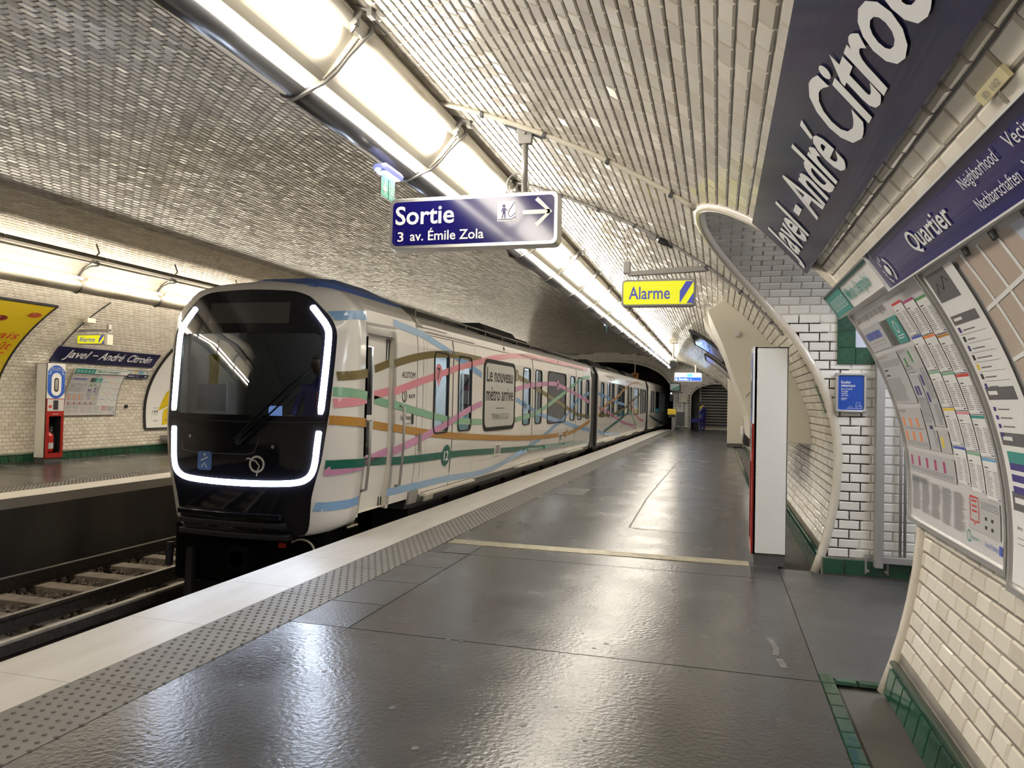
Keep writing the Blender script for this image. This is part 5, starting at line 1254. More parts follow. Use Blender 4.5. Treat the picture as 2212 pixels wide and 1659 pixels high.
# layout measured: text runs from y=4.4
prints(t, 'lettering', [m_txt], [('t', 'Javel', .08, .105, .31, 0, .69, dict(shear=.2, bold=.022)), ('r', .84, .185, .965, .222, 0), ('t', 'André', 1.01, .105, .31, 0, .82, dict(shear=.2, bold=.022)), ('t', 'Citroën', 1.94, .105, .31, 0, 1.12, dict(shear=.2, bold=.022))], fn, .005)
t, fn, W, H = sheet('L', 'station_sign', 'navy enamel station name plate with white italic lettering on the opposite wall', 'station sign', 11.9, 14.72, 2.06, 2.36, .02, m_navy, th=.025)
prints(t, 'lettering', [m_txt], [('t', 'Javel', .24, .13, .30, 0, .62, dict(shear=.25, bold=.016)), ('r', .93, .215, 1.07, .245, 0), ('t', 'André', 1.12, .13, .30, 0, .68, dict(shear=.25, bold=.016)), ('t', 'Citroën', 1.92, .13, .30, 0, .72, dict(shear=.25, bold=.016))], fn, .005)
# "mode d'emploi" information poster, used on both walls
PM = [m_pgrey, m_pline, m_teal, m_pblue, m_pviolet, m_porange, m_pmag, m_pgreen, m_pyel, m_pred, m_photo, m_white2, m_dk, m_pcyan, LIV['olive'], LIV['pink'], LIV['mint'], LIV['ochre']]
def info_items(W, H, fine=True):
    R = random.Random(3); it = []
    def r(u0, v0, u1, v1, m): it.append(('r', u0*W, (1-v1)*H, u1*W, (1-v0)*H, m))
    def tx(s, u, v, h, fit, m=1, **k): it.append(('t', s, u*W, (1-v)*H, h*H, m, fit*W, k))
    tx('Savoir voyager sur nos lignes', .025, .055, .05, .50, 12, bold=.0)
    tx('Horaires de passage des lignes', .60, .03, .018, .25, 1)
    r(.02, .085, .345, .205, 0)
    for k in range(9): r(.04+k*.028, .115, .064+k*.028, .15, 3 if k not in (2, 6) else 4)
    for k in range(6): r(.045+k*.045, .165, .075+k*.045, .168, 1); r(.045+k*.045, .18, .065+k*.045, .183, 1)
    r(.365, .09, .455, .205, 10); r(.455, .09, .585, .205, 2); it.append(('o', .52*W, (1-.135)*H, .018*W, .024*W, 11))
    r(.48, .172, .57, .176, 11); r(.48, .182, .55, .186, 11)
    r(.02, .225, .345, .465, 0); tx('Voyager facilement', .03, .245, .02, .15); r(.04, .30, .10, .308, 12); r(.04, .325, .10, .333, 12)
    it.append(('p', [(.27*W, .565*H), (.31*W, .555*H), (.315*W, .60*H), (.275*W, .615*H)], 3))
    r(.36, .225, .60, .33, 0); tx('Voyager vert', .37, .24, .018, .10)
    r(.40, .265, .425, .305, 7); r(.485, .24, .51, .29, 7); r(.52, .24, .54, .285, 11)
    r(.36, .345, .475, .56, 0); r(.485, .31, .60, .56, 0)
    r(.38, .39, .405, .43, 4); r(.415, .39, .44, .43, 4); r(.50, .345, .525, .39, 4); r(.50, .42, .525, .46, 4); r(.40, .56, .425, .60, 4)
    r(.02, .485, .345, .665, 0); tx('Voyager libre', .03, .505, .018, .10)
    for j, v in enumerate((.53, .595)):
        for k in range(3): r(.04+k*.10, v, .07+k*.10, v+.042, 5)
    r(.36, .575, .475, .665, 0); r(.485, .575, .60, .665, 0); r(.505, .60, .53, .645, 8)
    r(.02, .685, .60, .78, 0)
    for k in range(5): r(.05+k*.105, .705, .078+k*.105, .75, 6)
    cols = [(.62, .735), (.745, .86), (.87, .985)]; hc = [[9, 3, 16, 8, 3, 14, 13], [6, 5, 16, 15, 16, 15, 5], [7, 17, 9, 2, 13, 4, 4]]
    for c, (a, b) in enumerate(cols):
        v = .05+.012*c
        for q in range(5):
            h = .145; r(a, v, b, v+.010, hc[c][q]); r(a, v+.010, b, v+h-.006, 11); r(a+.01, v+.03, a+.04, v+.034, 12)
            if fine:
                n = 13
                for i in range(n): r(a+.008, v+.042+i*.0068, a+.04+R.random()*.02, v+.0445+i*.0068, 1); r(b-.045, v+.042+i*.0068, b-.008, v+.0445+i*.0068, 1)
            else:
                for i in range(5): r(a+.008, v+.035+i*.02, b-.01, v+.043+i*.02, 0)
            r(b-.03, v+h-.014, b-.008, v+h-.010, 4); v += h
    # grey text lines
    for (u0, v0, u1, v1) in ((.03, .26, .33, .29), (.03, .345, .25, .45), (.04, .575, .33, .585), (.04, .64, .33, .655), (.03, .755, .58, .772), (.365, .30, .47, .32), (.37, .44, .47, .55), (.535, .32, .595, .45), (.535, .47, .595, .55), (.43, .58, .47, .65), (.03, .80, .24, .83)):
        v = v0
        while v < v1:
            u = u0
            while u < u1-.02:
                l = R.uniform(.02, .06); r(u, v, min(u1, u+l), v+(.0028 if fine else .004), 1); u += l+.006
            v += .0065 if fine else .012
    for c in range(5):
        v = .81
        while v < .955:
            r(.03+c*.13, v, .03+c*.13+R.uniform(.08, .12), v+.0025, 1); v += .0058 if fine else .012
    r(.70, .80, .96, .92, 0)
    it.append(('l', [(.715*W, .195*H), (.715*W, .11*H), (.745*W, .11*H), (.75*W, .095*H), (.76*W, .11*H), (.79*W, .11*H), (.79*W, .195*H), (.715*W, .195*H)], .005*W+.002, 9))
    for k in range(3): r(.73, .815+k*.018, .775, .822+k*.018, 9)
    for k in range(4): r(.84+.05*(k % 2), .86+.03*(k//2), .858+.05*(k % 2), .872+.03*(k//2), 12)
    for i in range(4): r(.81, .812+i*.007, .95, .8145+i*.007, 1)
    it.append(('o', .70*W, .05*H, .014*W, .018*W, 2)); tx('RATP', .73, .957, .016, .06, 2); tx('île de France', .84, .96, .028, .10, 3); r(.95, .935, .975, .965, 3)
    return it
def rim_header(side, y0, y1, z0, z1, lab, n=.42):
    t, fn, W, H = sheet(side, 'header_panel', lab, 'header panel', y0, y1, z0, z1, .03, m_white2, m_chrome, .008, .035)
    return t, fn, W, H
# near wall poster
t, fn, W, H = sheet('R', 'information_poster', 'framed grey and white information poster with timetables on the near wall', 'poster', 2.93, 4.24, .90, 1.965, .02, m_paper, m_chrome, .022, .03)
prints(t, 'print', PM, info_items(W, H), fn)
mb = MB(); n = 14; v = []
for k in range(n+1): v += [fn(0, H*k/n, .012), fn(W, H*k/n, .012)]
pass
t, fn, W, H = rim_header('R', 3.24, 4.42, 1.985, 2.10, 'white and teal header strip reading Mode d\'emploi above the information poster')
fr_ = .36
def hdr_items(W, H):
    it = [('r', 0, 0, W*fr_, H, 1), ('r', 0, H*.90, W, H, 1), ('t', "Mode d'emploi", W*(fr_+.04), H*.27, H*.72, 1, W*.44, dict(bold=.01, shear=.12))]
    for k in range(5): c = W*(.05+k*.065); it += [('o', c, H*.45, H*.20, H*.245, 0, dict(n=16)), ('l', [(c-H*.07, H*.35), (c, H*.58), (c+H*.07, H*.35)], H*.045, 0)]
    return it
prints(t, 'print', [m_txt, m_teal], hdr_items(W, H), fn)
# blue "quartier" header
t, fn, W, H = sheet('R', 'header_panel', 'blue enamel header reading Quartier above the neighbourhood map', 'header panel', .6, 3.225, 1.965, 2.105, .035, m_blue, m_white2, .006, .035)
it = [('t', 'Quartier', .52, .055, .105, 0, .42, dict(bold=.012)), ('t', 'Neighborhood', 1.12, .105, .052, 0, .24), ('t', 'Nachbarschaften', 1.12, .035, .052, 0, .27), ('t', 'Vecindad', 1.43, .105, .055, 0, .20), ('t', 'Vicinato', 1.43, .035, .055, 0, .18),
      ('o', .135, .065, 0, .024, 0), ('o', .135, .065, .048, .060, 0, dict(a0=-62, a1=62))]
# curved lettering "autour d'ici"
mbx = MB(); s_ = "autour d'ici"
for k, ch in enumerate(s_):
    if ch == ' ': continue
    a = math.radians(238-k*13.5); vv, ff = text2d(ch, .032, bold=.01); rr_ = .048; ca, sa2 = math.cos(a-math.pi/2), math.sin(a-math.pi/2)
    mbx.add([fn(.135+rr_*math.cos(a)+(p[0]-.008)*ca-p[1]*sa2, .065+rr_*math.sin(a)+(p[0]-.008)*sa2+p[1]*ca, .004) for p in vv], ff)
mbx.build('curved_lettering', m_txt, t); prints(t, 'lettering', [m_txt], it, fn)
# neighbourhood map
t, fn, W, H = sheet('R', 'neighbourhood_map', 'framed neighbourhood map with grey legend and pale river cut by the right edge', 'map', .9, 2.875, .86, 1.955, .02, m_paper, m_chrome, .022, .03)
R = random.Random(5); it = []
it.append(('r', .36, .02, W-.02, H-.02, 4))
for k in range(46):
    u = R.uniform(.37, 1.2); v = R.uniform(.04, H-.1); w_, h_ = R.uniform(.05, .13), R.uniform(.04, .12); it.append(('p', [(u, v), (u+w_, v+R.uniform(-.03, .03)), (u+w_*.9, v+h_), (u+.01, v+h_*.8)], 5 if k % 3 else 8))
prints(t, 'print_blocks', [m_dk]*4+[m_pmap, m_pmap2, m_priver, m_white2, mat('map_beige_2', (.42, .35, .31), .4)], it, fn, .003)
it = []
for k in range(5): it.append(('l', [(.42+k*.14, H-.02), (.40+k*.13+.1, H*.6), (.36+k*.15+.05, .02)], .018, 7))
for k in range(6): it.append(('l', [(.36, .1+k*.17), (.75, .16+k*.17), (1.15, .10+k*.19)], .013, 7))
it.append(('p', [(.80, H-.02), (W-.02, H-.02), (W-.02, .25), (1.12, .35), (.98, .6)], 6))
prints(t, 'print_streets', [m_dk]*6+[m_priver, m_white2], it, fn, .0042)
it = [('o', 1.32, .58, .30, .335, 13), ('o', 1.32, .58, .30, .335, 3, dict(a0=118, a1=150)), ('t', '5 min', 1.12, .86, .03, 11, .06)]
for k in range(14): it.append(('r', .34+k*.0, .03, .345, .05, 12))
for k, c in enumerate('ABCDE'): it += [('r', .45+k*.22, H-.035, .49+k*.22, H-.005, 12), ('t', c, .462+k*.22, H-.028, .024, 11, .012)]
for k in range(9): u, v = R.uniform(.45, 1.1), R.uniform(.1, H-.1); it += [('r', u, v, u+.035, v+.008, 12), ('r', u+.01, v-.012, u+.03, v-.006, 9)]
it.append(('r', .03, .02, .345, H-.02, 11)); it.append(('r', .05, H-.13, .26, H-.02, 18)); it.append(('l', [(.08, H-.10), (.12, H-.06), (.15, H-.09), (.2, H-.045), (.23, H-.07)], .008, 12))
for v, h_ in ((H-.22, .035), (H-.50, .045), (H-.66, .045), (H-.885, .065)): it.append(('r', .05, v, .30, v+h_, 18)); it.append(('r', .07, v+h_*.4, .15, v+h_*.7, 11))
for k in range(7): v = H-.25-k*.035; it += [('r', .06, v, .085, v+.02, (4, 12, 4, 12, 8, 12, 4)[k]), ('r', .10, v+.004, .10+R.uniform(.06, .15), v+.009, 1), ('l', [(.06, v-.008), (.30, v-.008)], .0015, 1)]
for k in range(4): v = H-.54-k*.03; it += [('r', .06, v, .085, v+.015, 4), ('r', .10, v+.004, .2, v+.009, 1)]
it += [('r', .07, H-.72, .22, H-.68, 2), ('r', .07, H-.745, .22, H-.72, 4), ('r', .07, H-.785, .22, H-.76, 4), ('r', .07, H-.825, .22, H-.80, 4), ('t', 'Services - Équipements', .07, H-.95, .022, 12, .12), ('r', .07, H-.98, .22, H-.977, 1), ('r', .07, H-1.0, .2, H-.997, 1)]
prints(t, 'print_legend', PM+[m_pdgrey], it, fn, .006)
# identification plate
t, fn, W, H = sheet('R', 'number_plate', 'small yellowed number plate fixed on the tiles under the large station name', 'plate', 1.72, 1.875, 2.148, 2.172, .01, mat('yellowed_plate', (.52, .47, .27), .4), th=.01)
prints(t, 'lettering', [m_pline], [('t', 'ID 102', .03, .006, .022, 0, .09)], fn, .002)
# small green sticker on the pillar tiles
t, fn, W, H = sheet('R', 'wall_sticker', 'small pale green sticker on the tiles between cabinet and passage', 'sticker', 7.35, 7.42, 1.40, 1.66, .012, mat('sticker_green', (.25, .38, .28), .4), th=.004)
prints(t, 'print', [m_paper], [('l', [(.02, .05), (.05, .10), (.02, .15), (.05, .22)], .012, 0)], fn, .002)
# --- opposite wall sheets
t, fn, W, H = sheet('L', 'information_poster', 'grey and white information poster on the opposite wall beside the cabinet', 'poster', 12.62, 14.02, .93, 1.84, .02, m_paper, m_chrome, .015, .025)
prints(t, 'print', PM, info_items(W, H, False), fn)
t, fn, W, H = sheet('L', 'header_panel', 'small teal and white header above the poster on the opposite wall', 'header panel', 12.62, 14.08, 1.86, 1.965, .03, m_white2, None, .01, .03)
prints(t, 'print', [m_txt, m_teal], hdr_items(W, H), fn)
t, fn, W, H = sheet('L', 'direction_sign', 'small white and navy direction sign with arrows on the opposite wall', 'sign', 14.08, 14.74, 1.80, 1.975, .02, m_white2, m_chrome, .008, .025)
prints(t, 'print', [m_txt, m_navy, m_dk, m_pyel, m_pcyan], [('r', 0, 0, W, H*.5, 1), ('t', 'Sortie 1 2', .05, H*.14, H*.36, 0, W*.45), ('l', [(W*.82, H*.25), (W*.93, H*.25)], .014, 0), ('l', [(W*.88, H*.36), (W*.93, H*.25), (W*.88, H*.14)], .014, 0), ('t', 'ligne', .04, H*.62, H*.25, 2, W*.14), ('o', W*.33, H*.73, 0, .035, 3), ('r', W*.45, H*.6, W*.72, H*.88, 4), ('l', [(W*.82, H*.75), (W*.93, H*.75)], .014, 2), ('l', [(W*.88, H*.86), (W*.93, H*.75), (W*.88, H*.64)], .014, 2)], fn, .004)
t, fn, W, H = sheet('L', 'advertising_poster', 'large yellow framed advertising poster with red beans and red lettering', 'poster', 7.6, 10.98, 1.1, 3.04, .02, m_yellow, m_dk, .035, .03)
def bean(u, v, m, k=1): return [('o', u, v, 0, .135*k, 5, dict(sy=.62)), ('o', u, v+.01, 0, .125*k, m, dict(sy=.60)), ('o', u-.03, v+.035, 0, .012, 4)]
hz = lambda z: sLf(1.1)-sLf(z) if sLf(1.1) > sLf(z) else sLf(z)-sLf(1.1)
it = bean(3.17, hz(2.87), 3)+bean(2.62, hz(2.76), 2)+bean(2.0, hz(2.62), 3)
it += [('t', 'çais', 2.70, hz(2.43), .28, 0, .57, dict(shear=.2)), ('t', 'oût', 2.84, hz(2.235), .28, 0, .43, dict(shear=.2)), ('t', 'c', 3.09, hz(2.08), .28, 0, .13, dict(shear=.2))]
prints(t, 'print', [m_pred, m_pred, m_pred2, mat('bean_red', (.38, .06, .02), .3), m_txt, mat('bean_edge', (.45, .25, .02), .4)], it, fn, .008)
t, fn, W, H = sheet('L', 'advertising_poster', 'white framed advertising poster with yellow shapes beside the train nose', 'poster', 14.95, 18.6, .58, 2.5, .02, m_white2, m_dk, .04, .03)
prints(t, 'print', [m_pyel, m_dk, m_yellow], [('p', [(.42, .42), (.95, .60), (1.0, 1.0), (.62, .95)], 2), ('p', [(.52, .05), (.9, .1), (.95, .55), (.60, .45)], 2), ('p', [(1.1, .3), (1.6, .35), (1.7, 1.4), (1.2, 1.2)], 2), ('t', 'J 6X', .20, .36, .12, 1, .22, dict(bold=.01)), ('t', 'exposition', .25, .48, .05, 1, .16), ('t', 'entrée libre', .25, .40, .05, 1, .18), ('r', .25, .33, .42, .335, 1), ('r', .25, .30, .38, .305, 1), ('t', 'région', .25, .16, .06, 1, .16), ('t', 'ville', .62, .16, .06, 1, .12)], fn, .004)
# small black box on the opposite wall
p = onvault(sLf(1.12), 14.35, .0); mb = MB(); mb.box(p[0]-.02, p[0]+.05, 14.32, 14.39, 1.07, 1.15); tag(mb.build('wall_socket', m_black, bevel=.005), 'tiny black box on the tiles right of the opposite poster', 'socket')
# --- notice in the passage
t = thing('notice_frame', 'blue escalator notice in an aluminium frame on the passage wall', 'notice', (1.1, PB-.02, 1.41)); x0, x1, z0, z1, yy = .985, 1.232, 1.41, 1.75, PB-.05
fn = lambda u, v: (x0+u, yy-.002, z0+v)
mb = MB(); mb.prism(rr(x0, z0, x1, z1, .012, 3), lambda u, v: (u, PB-.012, v), lambda u, v: (u, yy+.012, v)); mb.build('back_plate', m_grey, t)
for a in ((x0, x0+.022, z0, z1), (x1-.022, x1, z0, z1), (x0, x1, z0, z0+.022), (x0, x1, z1-.022, z1)):
    mb = MB(); mb.box(a[0], a[1], yy-.012, yy+.014, a[2], a[3]); mb.build('frame_bar', m_chrome, t, bevel=.006)
for a in ((x0, z0), (x1-.03, z0), (x0, z1-.03), (x1-.03, z1-.03)): mb = MB(); mb.box(a[0], a[0]+.03, yy-.015, yy+.01, a[1], a[1]+.03); mb.build('corner_cap', m_grey, t, bevel=.006)
mb = MB(); put_rect(mb, .02, .02, .227, .32, lambda u, v: (x0+u, yy, z0+v)); mb.build('print_sheet', m_escb, t)
mb = MB(); put_text(mb, 'Escalier', .045, .250, .034, fn, 0, fit=.078, bold=.01); put_text(mb, 'mécanique', .045, .222, .034, fn, 0, fit=.112, bold=.01)
for k, s_ in enumerate(('Merci de faciliter', 'le passage', 'en gardant', 'votre droite')): put_text(mb, s_, .045, .196-k*.018, .018, fn, 0, fit=(.092, .055, .05, .058)[k], bold=.008)
for k in range(3): put_rect(mb, .045, .123-k*.008, .045+(.05, .045, .035)[k], .1255-k*.008, fn)
mb.build('lettering', m_txt, t)
mb = MB(); line2d(mb, [(.09, .035), (.215, .035)], .002, fn); line2d(mb, [(.10, .04), (.12, .055), (.14, .04)], .002, fn); line2d(mb, [(.165, .038), (.162, .06), (.168, .085), (.195, .088), (.198, .04)], .002, fn); line2d(mb, [(.175, .04), (.175, .06), (.20, .06), (.212, .05), (.205, .038)], .002, fn)
mb.build('line_drawing', m_txt, t)
# --- gate post and frame on the passage wall
t = thing('gate_frame', 'grey steel gate post and rail bolted to the passage wall', 'gate', (1.34, PB-.1, .02))
mb = MB(); mb.box(1.300, 1.365, PB-.12, PB-.03, .10, 1.98); mb.build('post', m_grey, t, bevel=.006)
mb = MB(); mb.box(1.235, 1.425, PB-.035, PB-.02, .03, .20); mb.build('base_plate', m_grey, t, bevel=.004)
for a in ((1.26, .17), (1.40, .17), (1.26, .06), (1.40, .06)): mb = MB(); mb.tube([(a[0], PB-.035, a[1]), (a[0], PB-.05, a[1])], .012, 6); mb.build('bolt', m_chrome, t)
mb = MB(); mb.box(1.36, 3.2, PB-.11, PB-.04, .14, .20); mb.build('bottom_rail', m_grey, t, bevel=.006)
for x in (1.50, 1.535, 2.2, 2.24): mb = MB(); mb.tube([(x, PB-.075, .2), (x, PB-.075, 1.9)], .012, 8); mb.build('bar', m_grey, t, smooth=True)
# --- help cabinets
def cabinet(sg, xa, xb, y0, y1, lab):
    """xb = face towards the track"""
    t = thing('help_point_cabinet', lab, 'cabinet', ((xa+xb)/2, (y0+y1)/2, 0)); f = 1 if xb > xa else -1
    lo, hi = min(xa, xb), max(xa, xb)
    fx = xb; W = y1-y0
    # shell with an open niche in the lower half
    mb = MB(); d = .012
    mb.box(lo, hi, y0, y0+d, .10, 1.99); mb.box(lo, hi, y1-d, y1, .10, 1.99); mb.box(lo, hi, y0, y1, 1.975, 1.99); mb.box(lo, hi, y0, y1, .10, .115)
    b0, b1 = (xa, xa+d*f); mb.box(min(b0, b1), max(b0, b1), y0, y1, .10, 1.99); mb.build('carcass', m_white, t, bevel=.003)
    mb = MB(); mb.box(lo+.01, hi-.01, y0+.01, y1-.01, 0, .10); mb.build('plinth', m_dgrey, t)
    fn = lambda u, v, dd=0: (fx+f*(.004+dd), (y0+u) if f > 0 else (y1-u), v)
    def panel(nm, z0, z1, m, th=.02, hole=None):
        mb = MB()
        q = [(0, z0, W, z1)] if not hole else [(0, z0, hole[0], z1), (hole[2], z0, W, z1), (hole[0], z0, hole[2], hole[1]), (hole[0], hole[3], hole[2], z1)]
        for a in q:
            ya, yb = sorted((fn(a[0], 0)[1], fn(a[2], 0)[1])); x_, x2 = sorted((fx, fx+f*.004)); mb.box(x_-(.012 if f < 0 else 0)+0, x2+(.012 if f > 0 else 0), ya, yb, a[1], a[3])
        return mb.build(nm, m, t)
    panel('red_front', .10, 1.02, m_redpaint, hole=(.07, .20, W-.06, .93)); panel('upper_front', 1.285, 1.99, m_white2); panel('middle_front', 1.02, 1.285, m_redpaint)
    g = lambda u, v: fn(u, v, .016)
    mb = MB(); put_rect(mb, .015, 1.035, W-.015, 1.27, g, 0); g2 = lambda u, v: fn(u, v, .018); put_rect(mb, W*.36, 1.06, W*.64, 1.25, g2, 1); put_rect(mb, .04, 1.10, W*.28, 1.15, g2, 2); mb.build('instructions', [m_paper, m_dk, m_pred], t)
    q0, q1 = sorted((fx-f*.20, fx-f*.19)); mb = MB(); mb.box(q0, q1, y0+.03, y1-.03, .12, 1.0); a0, a1 = sorted((fx-f*.19, fx-f*.01)); mb.box(a0, a1, y1-.05, y1-.03, .12, 1.0); mb.box(a0, a1, y0+.03, y0+.05, .12, 1.0); mb.box(a0, a1, y0+.03, y1-.03, .95, 1.0); mb.build('niche_lining', m_black, t)
    c = (W/2, 1.62); g = lambda u, v: fn(u, v, .014); P = [(c[0]+(W/2-.006)*math.cos(a), c[1]+.315*math.sin(a)+0) for a in np.linspace(0, 2*math.pi, 40)[:-1]]
    mb = MB(); put_poly(mb, [(max(.004, min(W-.004, c[0]+(W*.62)*math.cos(a))), c[1]+.335*math.sin(a)) for a in np.linspace(0, 2*math.pi, 48)[:-1]], g, 0); mb.build('blue_oval', m_lblue, t)
    g = lambda u, v: fn(u, v, .017); mb = MB(); put_poly(mb, rr(c[0]-.115, 1.34, c[0]+.115, 1.80, .113, 8), g, 0)
    put_text(mb, "Besoin d'aide ?", .10, 1.885, .035, g, 0, fit=W-.20); put_text(mb, 'Une question ?', .10, 1.85, .035, g, 0, fit=W-.20)
    line2d(mb, [(.045, 1.83), (.085, 1.83), (.085, 1.91), (.045, 1.91), (.045, 1.83)], .006, g); ring2d(mb, W-.065, 1.87, .02, .027, g, 0, n=16); line2d(mb, [(.065, 1.83), (.065, 1.78), (.02, 1.775)], .014, g); line2d(mb, [(W-.065, 1.845), (W-.065, 1.78), (W-.02, 1.775)], .014, g)
    mb.build('oval_print', m_white2, t)
    mb = MB(); put_poly(mb, rr(c[0]-.055, 1.42, c[0]+.055, 1.70, .053, 8), lambda u, v: fn(u, v, .019), 0); put_poly(mb, rr(c[0]-.035, 1.45, c[0]+.035, 1.67, .033, 8), lambda u, v: fn(u, v, .021), 1); mb.build('intercom', [m_black, m_chrome], t)
    mb = MB(); put_text(mb, 'INCENDIE', W*.35, .965, .03, lambda u, v: fn(u, v, .016), 0, fit=W*.3); mb.build('lettering', m_txt, t)
    mb = MB(); mb.box(min(fx, fx-f*.02), max(fx, fx-f*.02), y0, y0+.018, .10, 1.99); mb.build('edge_strip', m_black, t)
    return t
cabinet(1, -13.08, -12.81, 11.67, 12.08, 'white, blue and red help point cabinet with extinguisher on the opposite platform')
cabinet(-1, .615, .325, 7.13, 7.55, 'tall white cabinet standing on the near platform in front of the passage')
def extinguisher(x, y, lab):
    t = thing('fire_extinguisher', lab, 'fire extinguisher', (x, y, .2)); mb = MB(); prof = [(.0, .205), (.075, .21), (.082, .24), (.082, .52), (.07, .57), (.03, .60), (.03, .63)]
    n = 18; v = [(x+r*math.cos(2*math.pi*k/n), y+r*math.sin(2*math.pi*k/n), z) for r, z in prof for k in range(n)]
    mb.add(v, [(i*n+k, i*n+(k+1) % n, (i+1)*n+(k+1) % n, (i+1)*n+k) for i in range(len(prof)-1) for k in range(n)]); mb.build('cylinder', m_ext, t, smooth=True)
    mb = MB(); mb.box(x-.02, x+.06, y-.015, y+.015, .63, .66); mb.tube([(x-.05, y, .66), (x+.07, y, .70)], .01, 6); mb.build('valve', m_chrome, t)
    mb = MB(); mb.tube([(x, y+.03, .64), (x+.02, y+.09, .58), (x+.04, y+.095, .40), (x+.04, y+.09, .3)], .010, 6); mb.build('hose', m_black, t)
    mb = MB(); v = [(x+.0835*math.cos(a), y+.0835*math.sin(a), z) for z in (.28, .40) for a in np.linspace(-1.3, 1.3, 8)]; mb.add(v, [(k, k+1, k+9, k+8) for k in range(7)]); mb.build('label_sticker', m_paper, t)
extinguisher(-12.93, 11.87, 'red fire extinguisher inside the open niche of the opposite cabinet')
# ================================================================== CONDUITS
def conduit(name, lab, y, xs_, r, m, off=.02, clips=5, wob=0):
    t = thing(name, lab, 'conduit', onvault(sX(xs_[0]), y, off)); ss = np.linspace(sX(xs_[0]), sX(xs_[1]), 40)
    mb = MB(); mb.tube([onvault(s, y+wob*math.sin(k*1.3), off) for k, s in enumerate(ss)], r, 8); mb.build('pipe', m, t, smooth=True)
    for k in range(clips):
        s = ss[int((k+.5)*40/clips)]; mb = MB(); mb.tube([onvault(s-.012, y, off), onvault(s+.012, y, off)], r+.010, 8); mb.build('clip', m_dgrey, t)
    return t
conduit('conduit', 'pale conduit curving down the vault to the top of the passage arch', 5.30, (-2.5, -.16), .020, m_cream)
conduit('conduit', 'thin dark cable run curving down the vault to the near cabinet', 7.37, (-2.1, .60), .014, m_grey, clips=8, wob=.006)
t = conduit('conduit', 'dark cable run down the opposite wall to the cabinet', 11.95, (-11.6, -13.10), .014, m_dgrey, clips=5)
p = onvault(sX(-12.15), 11.95, .05); mb = MB(); mb.box(p[0]-.03, p[0]+.08, 11.85, 12.05, p[2]-.05, p[2]+.05); tag(mb.build('junction_box', m_cream, bevel=.01), 'cream junction box on the cable above the opposite alarm sign', 'junction box')
t = thing('junction_box', 'grey and black connector box on the cable above the near alarm sign', 'junction box', onvault(sX(-.62), 7.37, .03))
for k, (s0, m, r) in enumerate(((-.66, m_grey, .035), (-.56, m_black, .03), (-.50, m_black, .02))): mb = MB(); mb.tube([onvault(sX(s0), 7.37, .035), onvault(sX(s0+.07), 7.37, .035)], r, 8); mb.build('connector', m, t)
t = thing('cable_coil', 'grey ring of coiled cable behind the hanging exit sign rod', 'cable', (-1.93, 7.0, 3.5)); mb = MB()
mb.tube([(-1.94+.11*math.cos(a), 7.02, 3.585+.11*math.sin(a)) for a in np.linspace(0, 2*math.pi, 25)], .010, 6, cap=False); mb.build('loop', m_grey, t, smooth=True)
mb = MB()
for k in range(8): a = k*.785+.2; mb.tube([(-1.94+.08*math.cos(a), 7.01, 3.585+.08*math.sin(a)), (-1.94+.08*math.cos(a), 7.03, 3.585+.08*math.sin(a))], .010, 6)
mb.build('studs', m_dgrey, t)
# ================================================================== EMERGENCY LAMPS
def emergency(x, y, z, lab, big=True):
    t = thing('emergency_light', lab, 'emergency light', (x, y, z))
    mb = MB(); P = [(-.07, .0), (-.055, -.03), (.055, -.03), (.07, .0), (.05, .03), (-.05, .03)]; v = []
    for yy, s in ((y-.19, .5), (y-.15, 1), (y+.15, 1), (y+.19, .5)): v += [(x+a*s, yy, z+b*(s if b < 0 else s)) for a, b in P]
    mb.add(v, [(6*i+k, 6*i+(k+1) % 6, 6*i+6+(k+1) % 6, 6*i+6+k) for i in range(3) for k in range(6)]+[tuple(range(6))[::-1], tuple(range(18, 24))]); mb.build('case', m_emcase, t, bevel=.004)
    mb = MB(); mb.box(x-.045, x+.045, y-.12, y+.13, z-.038, z-.031); mb.build('lamp', m_emer, t)
    mb = MB(); mb.box(x-.003, x+.003, y-.14, y+.12, z-.23, z-.03); mb.build('pictogram_plate', m_clear, t)
    fn = lambda u, v: (x+.005, y+.12-u, z-.23+v); mb = MB()
    put_rect(mb, .0, .0, .004, .2, fn, 0); put_rect(mb, .256, .0, .26, .2, fn, 0); put_rect(mb, .0, .0, .26, .004, fn, 0)
    put_rect(mb, .13, .01, .25, .19, fn, 1); put_rect(mb, .01, .01, .12, .19, fn, 1)
    fn = lambda u, v: (x+.007, y+.12-u, z-.23+v)
    line2d(mb, [(.19, .16), (.19, .05)], .022, fn, 0); line2d(mb, [(.155, .09), (.19, .045), (.225, .09)], .020, fn, 0)
    ring2d(mb, .07, .155, 0, .012, fn, 0, n=10); line2d(mb, [(.07, .14), (.06, .09), (.08, .06), (.07, .03)], .012, fn, 0); line2d(mb, [(.06, .09), (.035, .05)], .010, fn, 0); line2d(mb, [(.035, .12), (.09, .12)], .008, fn, 0)
    mb.build('pictogram', [m_txt, mat('pictogram_green', (.05, .30, .22), .3)], t)
    mb = MB(); mb.tube([(x, y, z+.03), (x, y, z+.10)], .012, 6); mb.build('stem', m_grey, t); return t
emergency(-2.60, 5.47, 3.275, 'glowing emergency lamp with running man pictogram under the strip light')
emergency(-3.0, 20.4, 3.62, 'glowing emergency lamp over the train roof halfway down the platform'); emergency(-2.9, 33.5, 3.60, 'smaller glowing emergency lamp far down over the train'); emergency(-2.25, 36.0, 3.2, 'glowing emergency lamp left of the far lit direction sign')
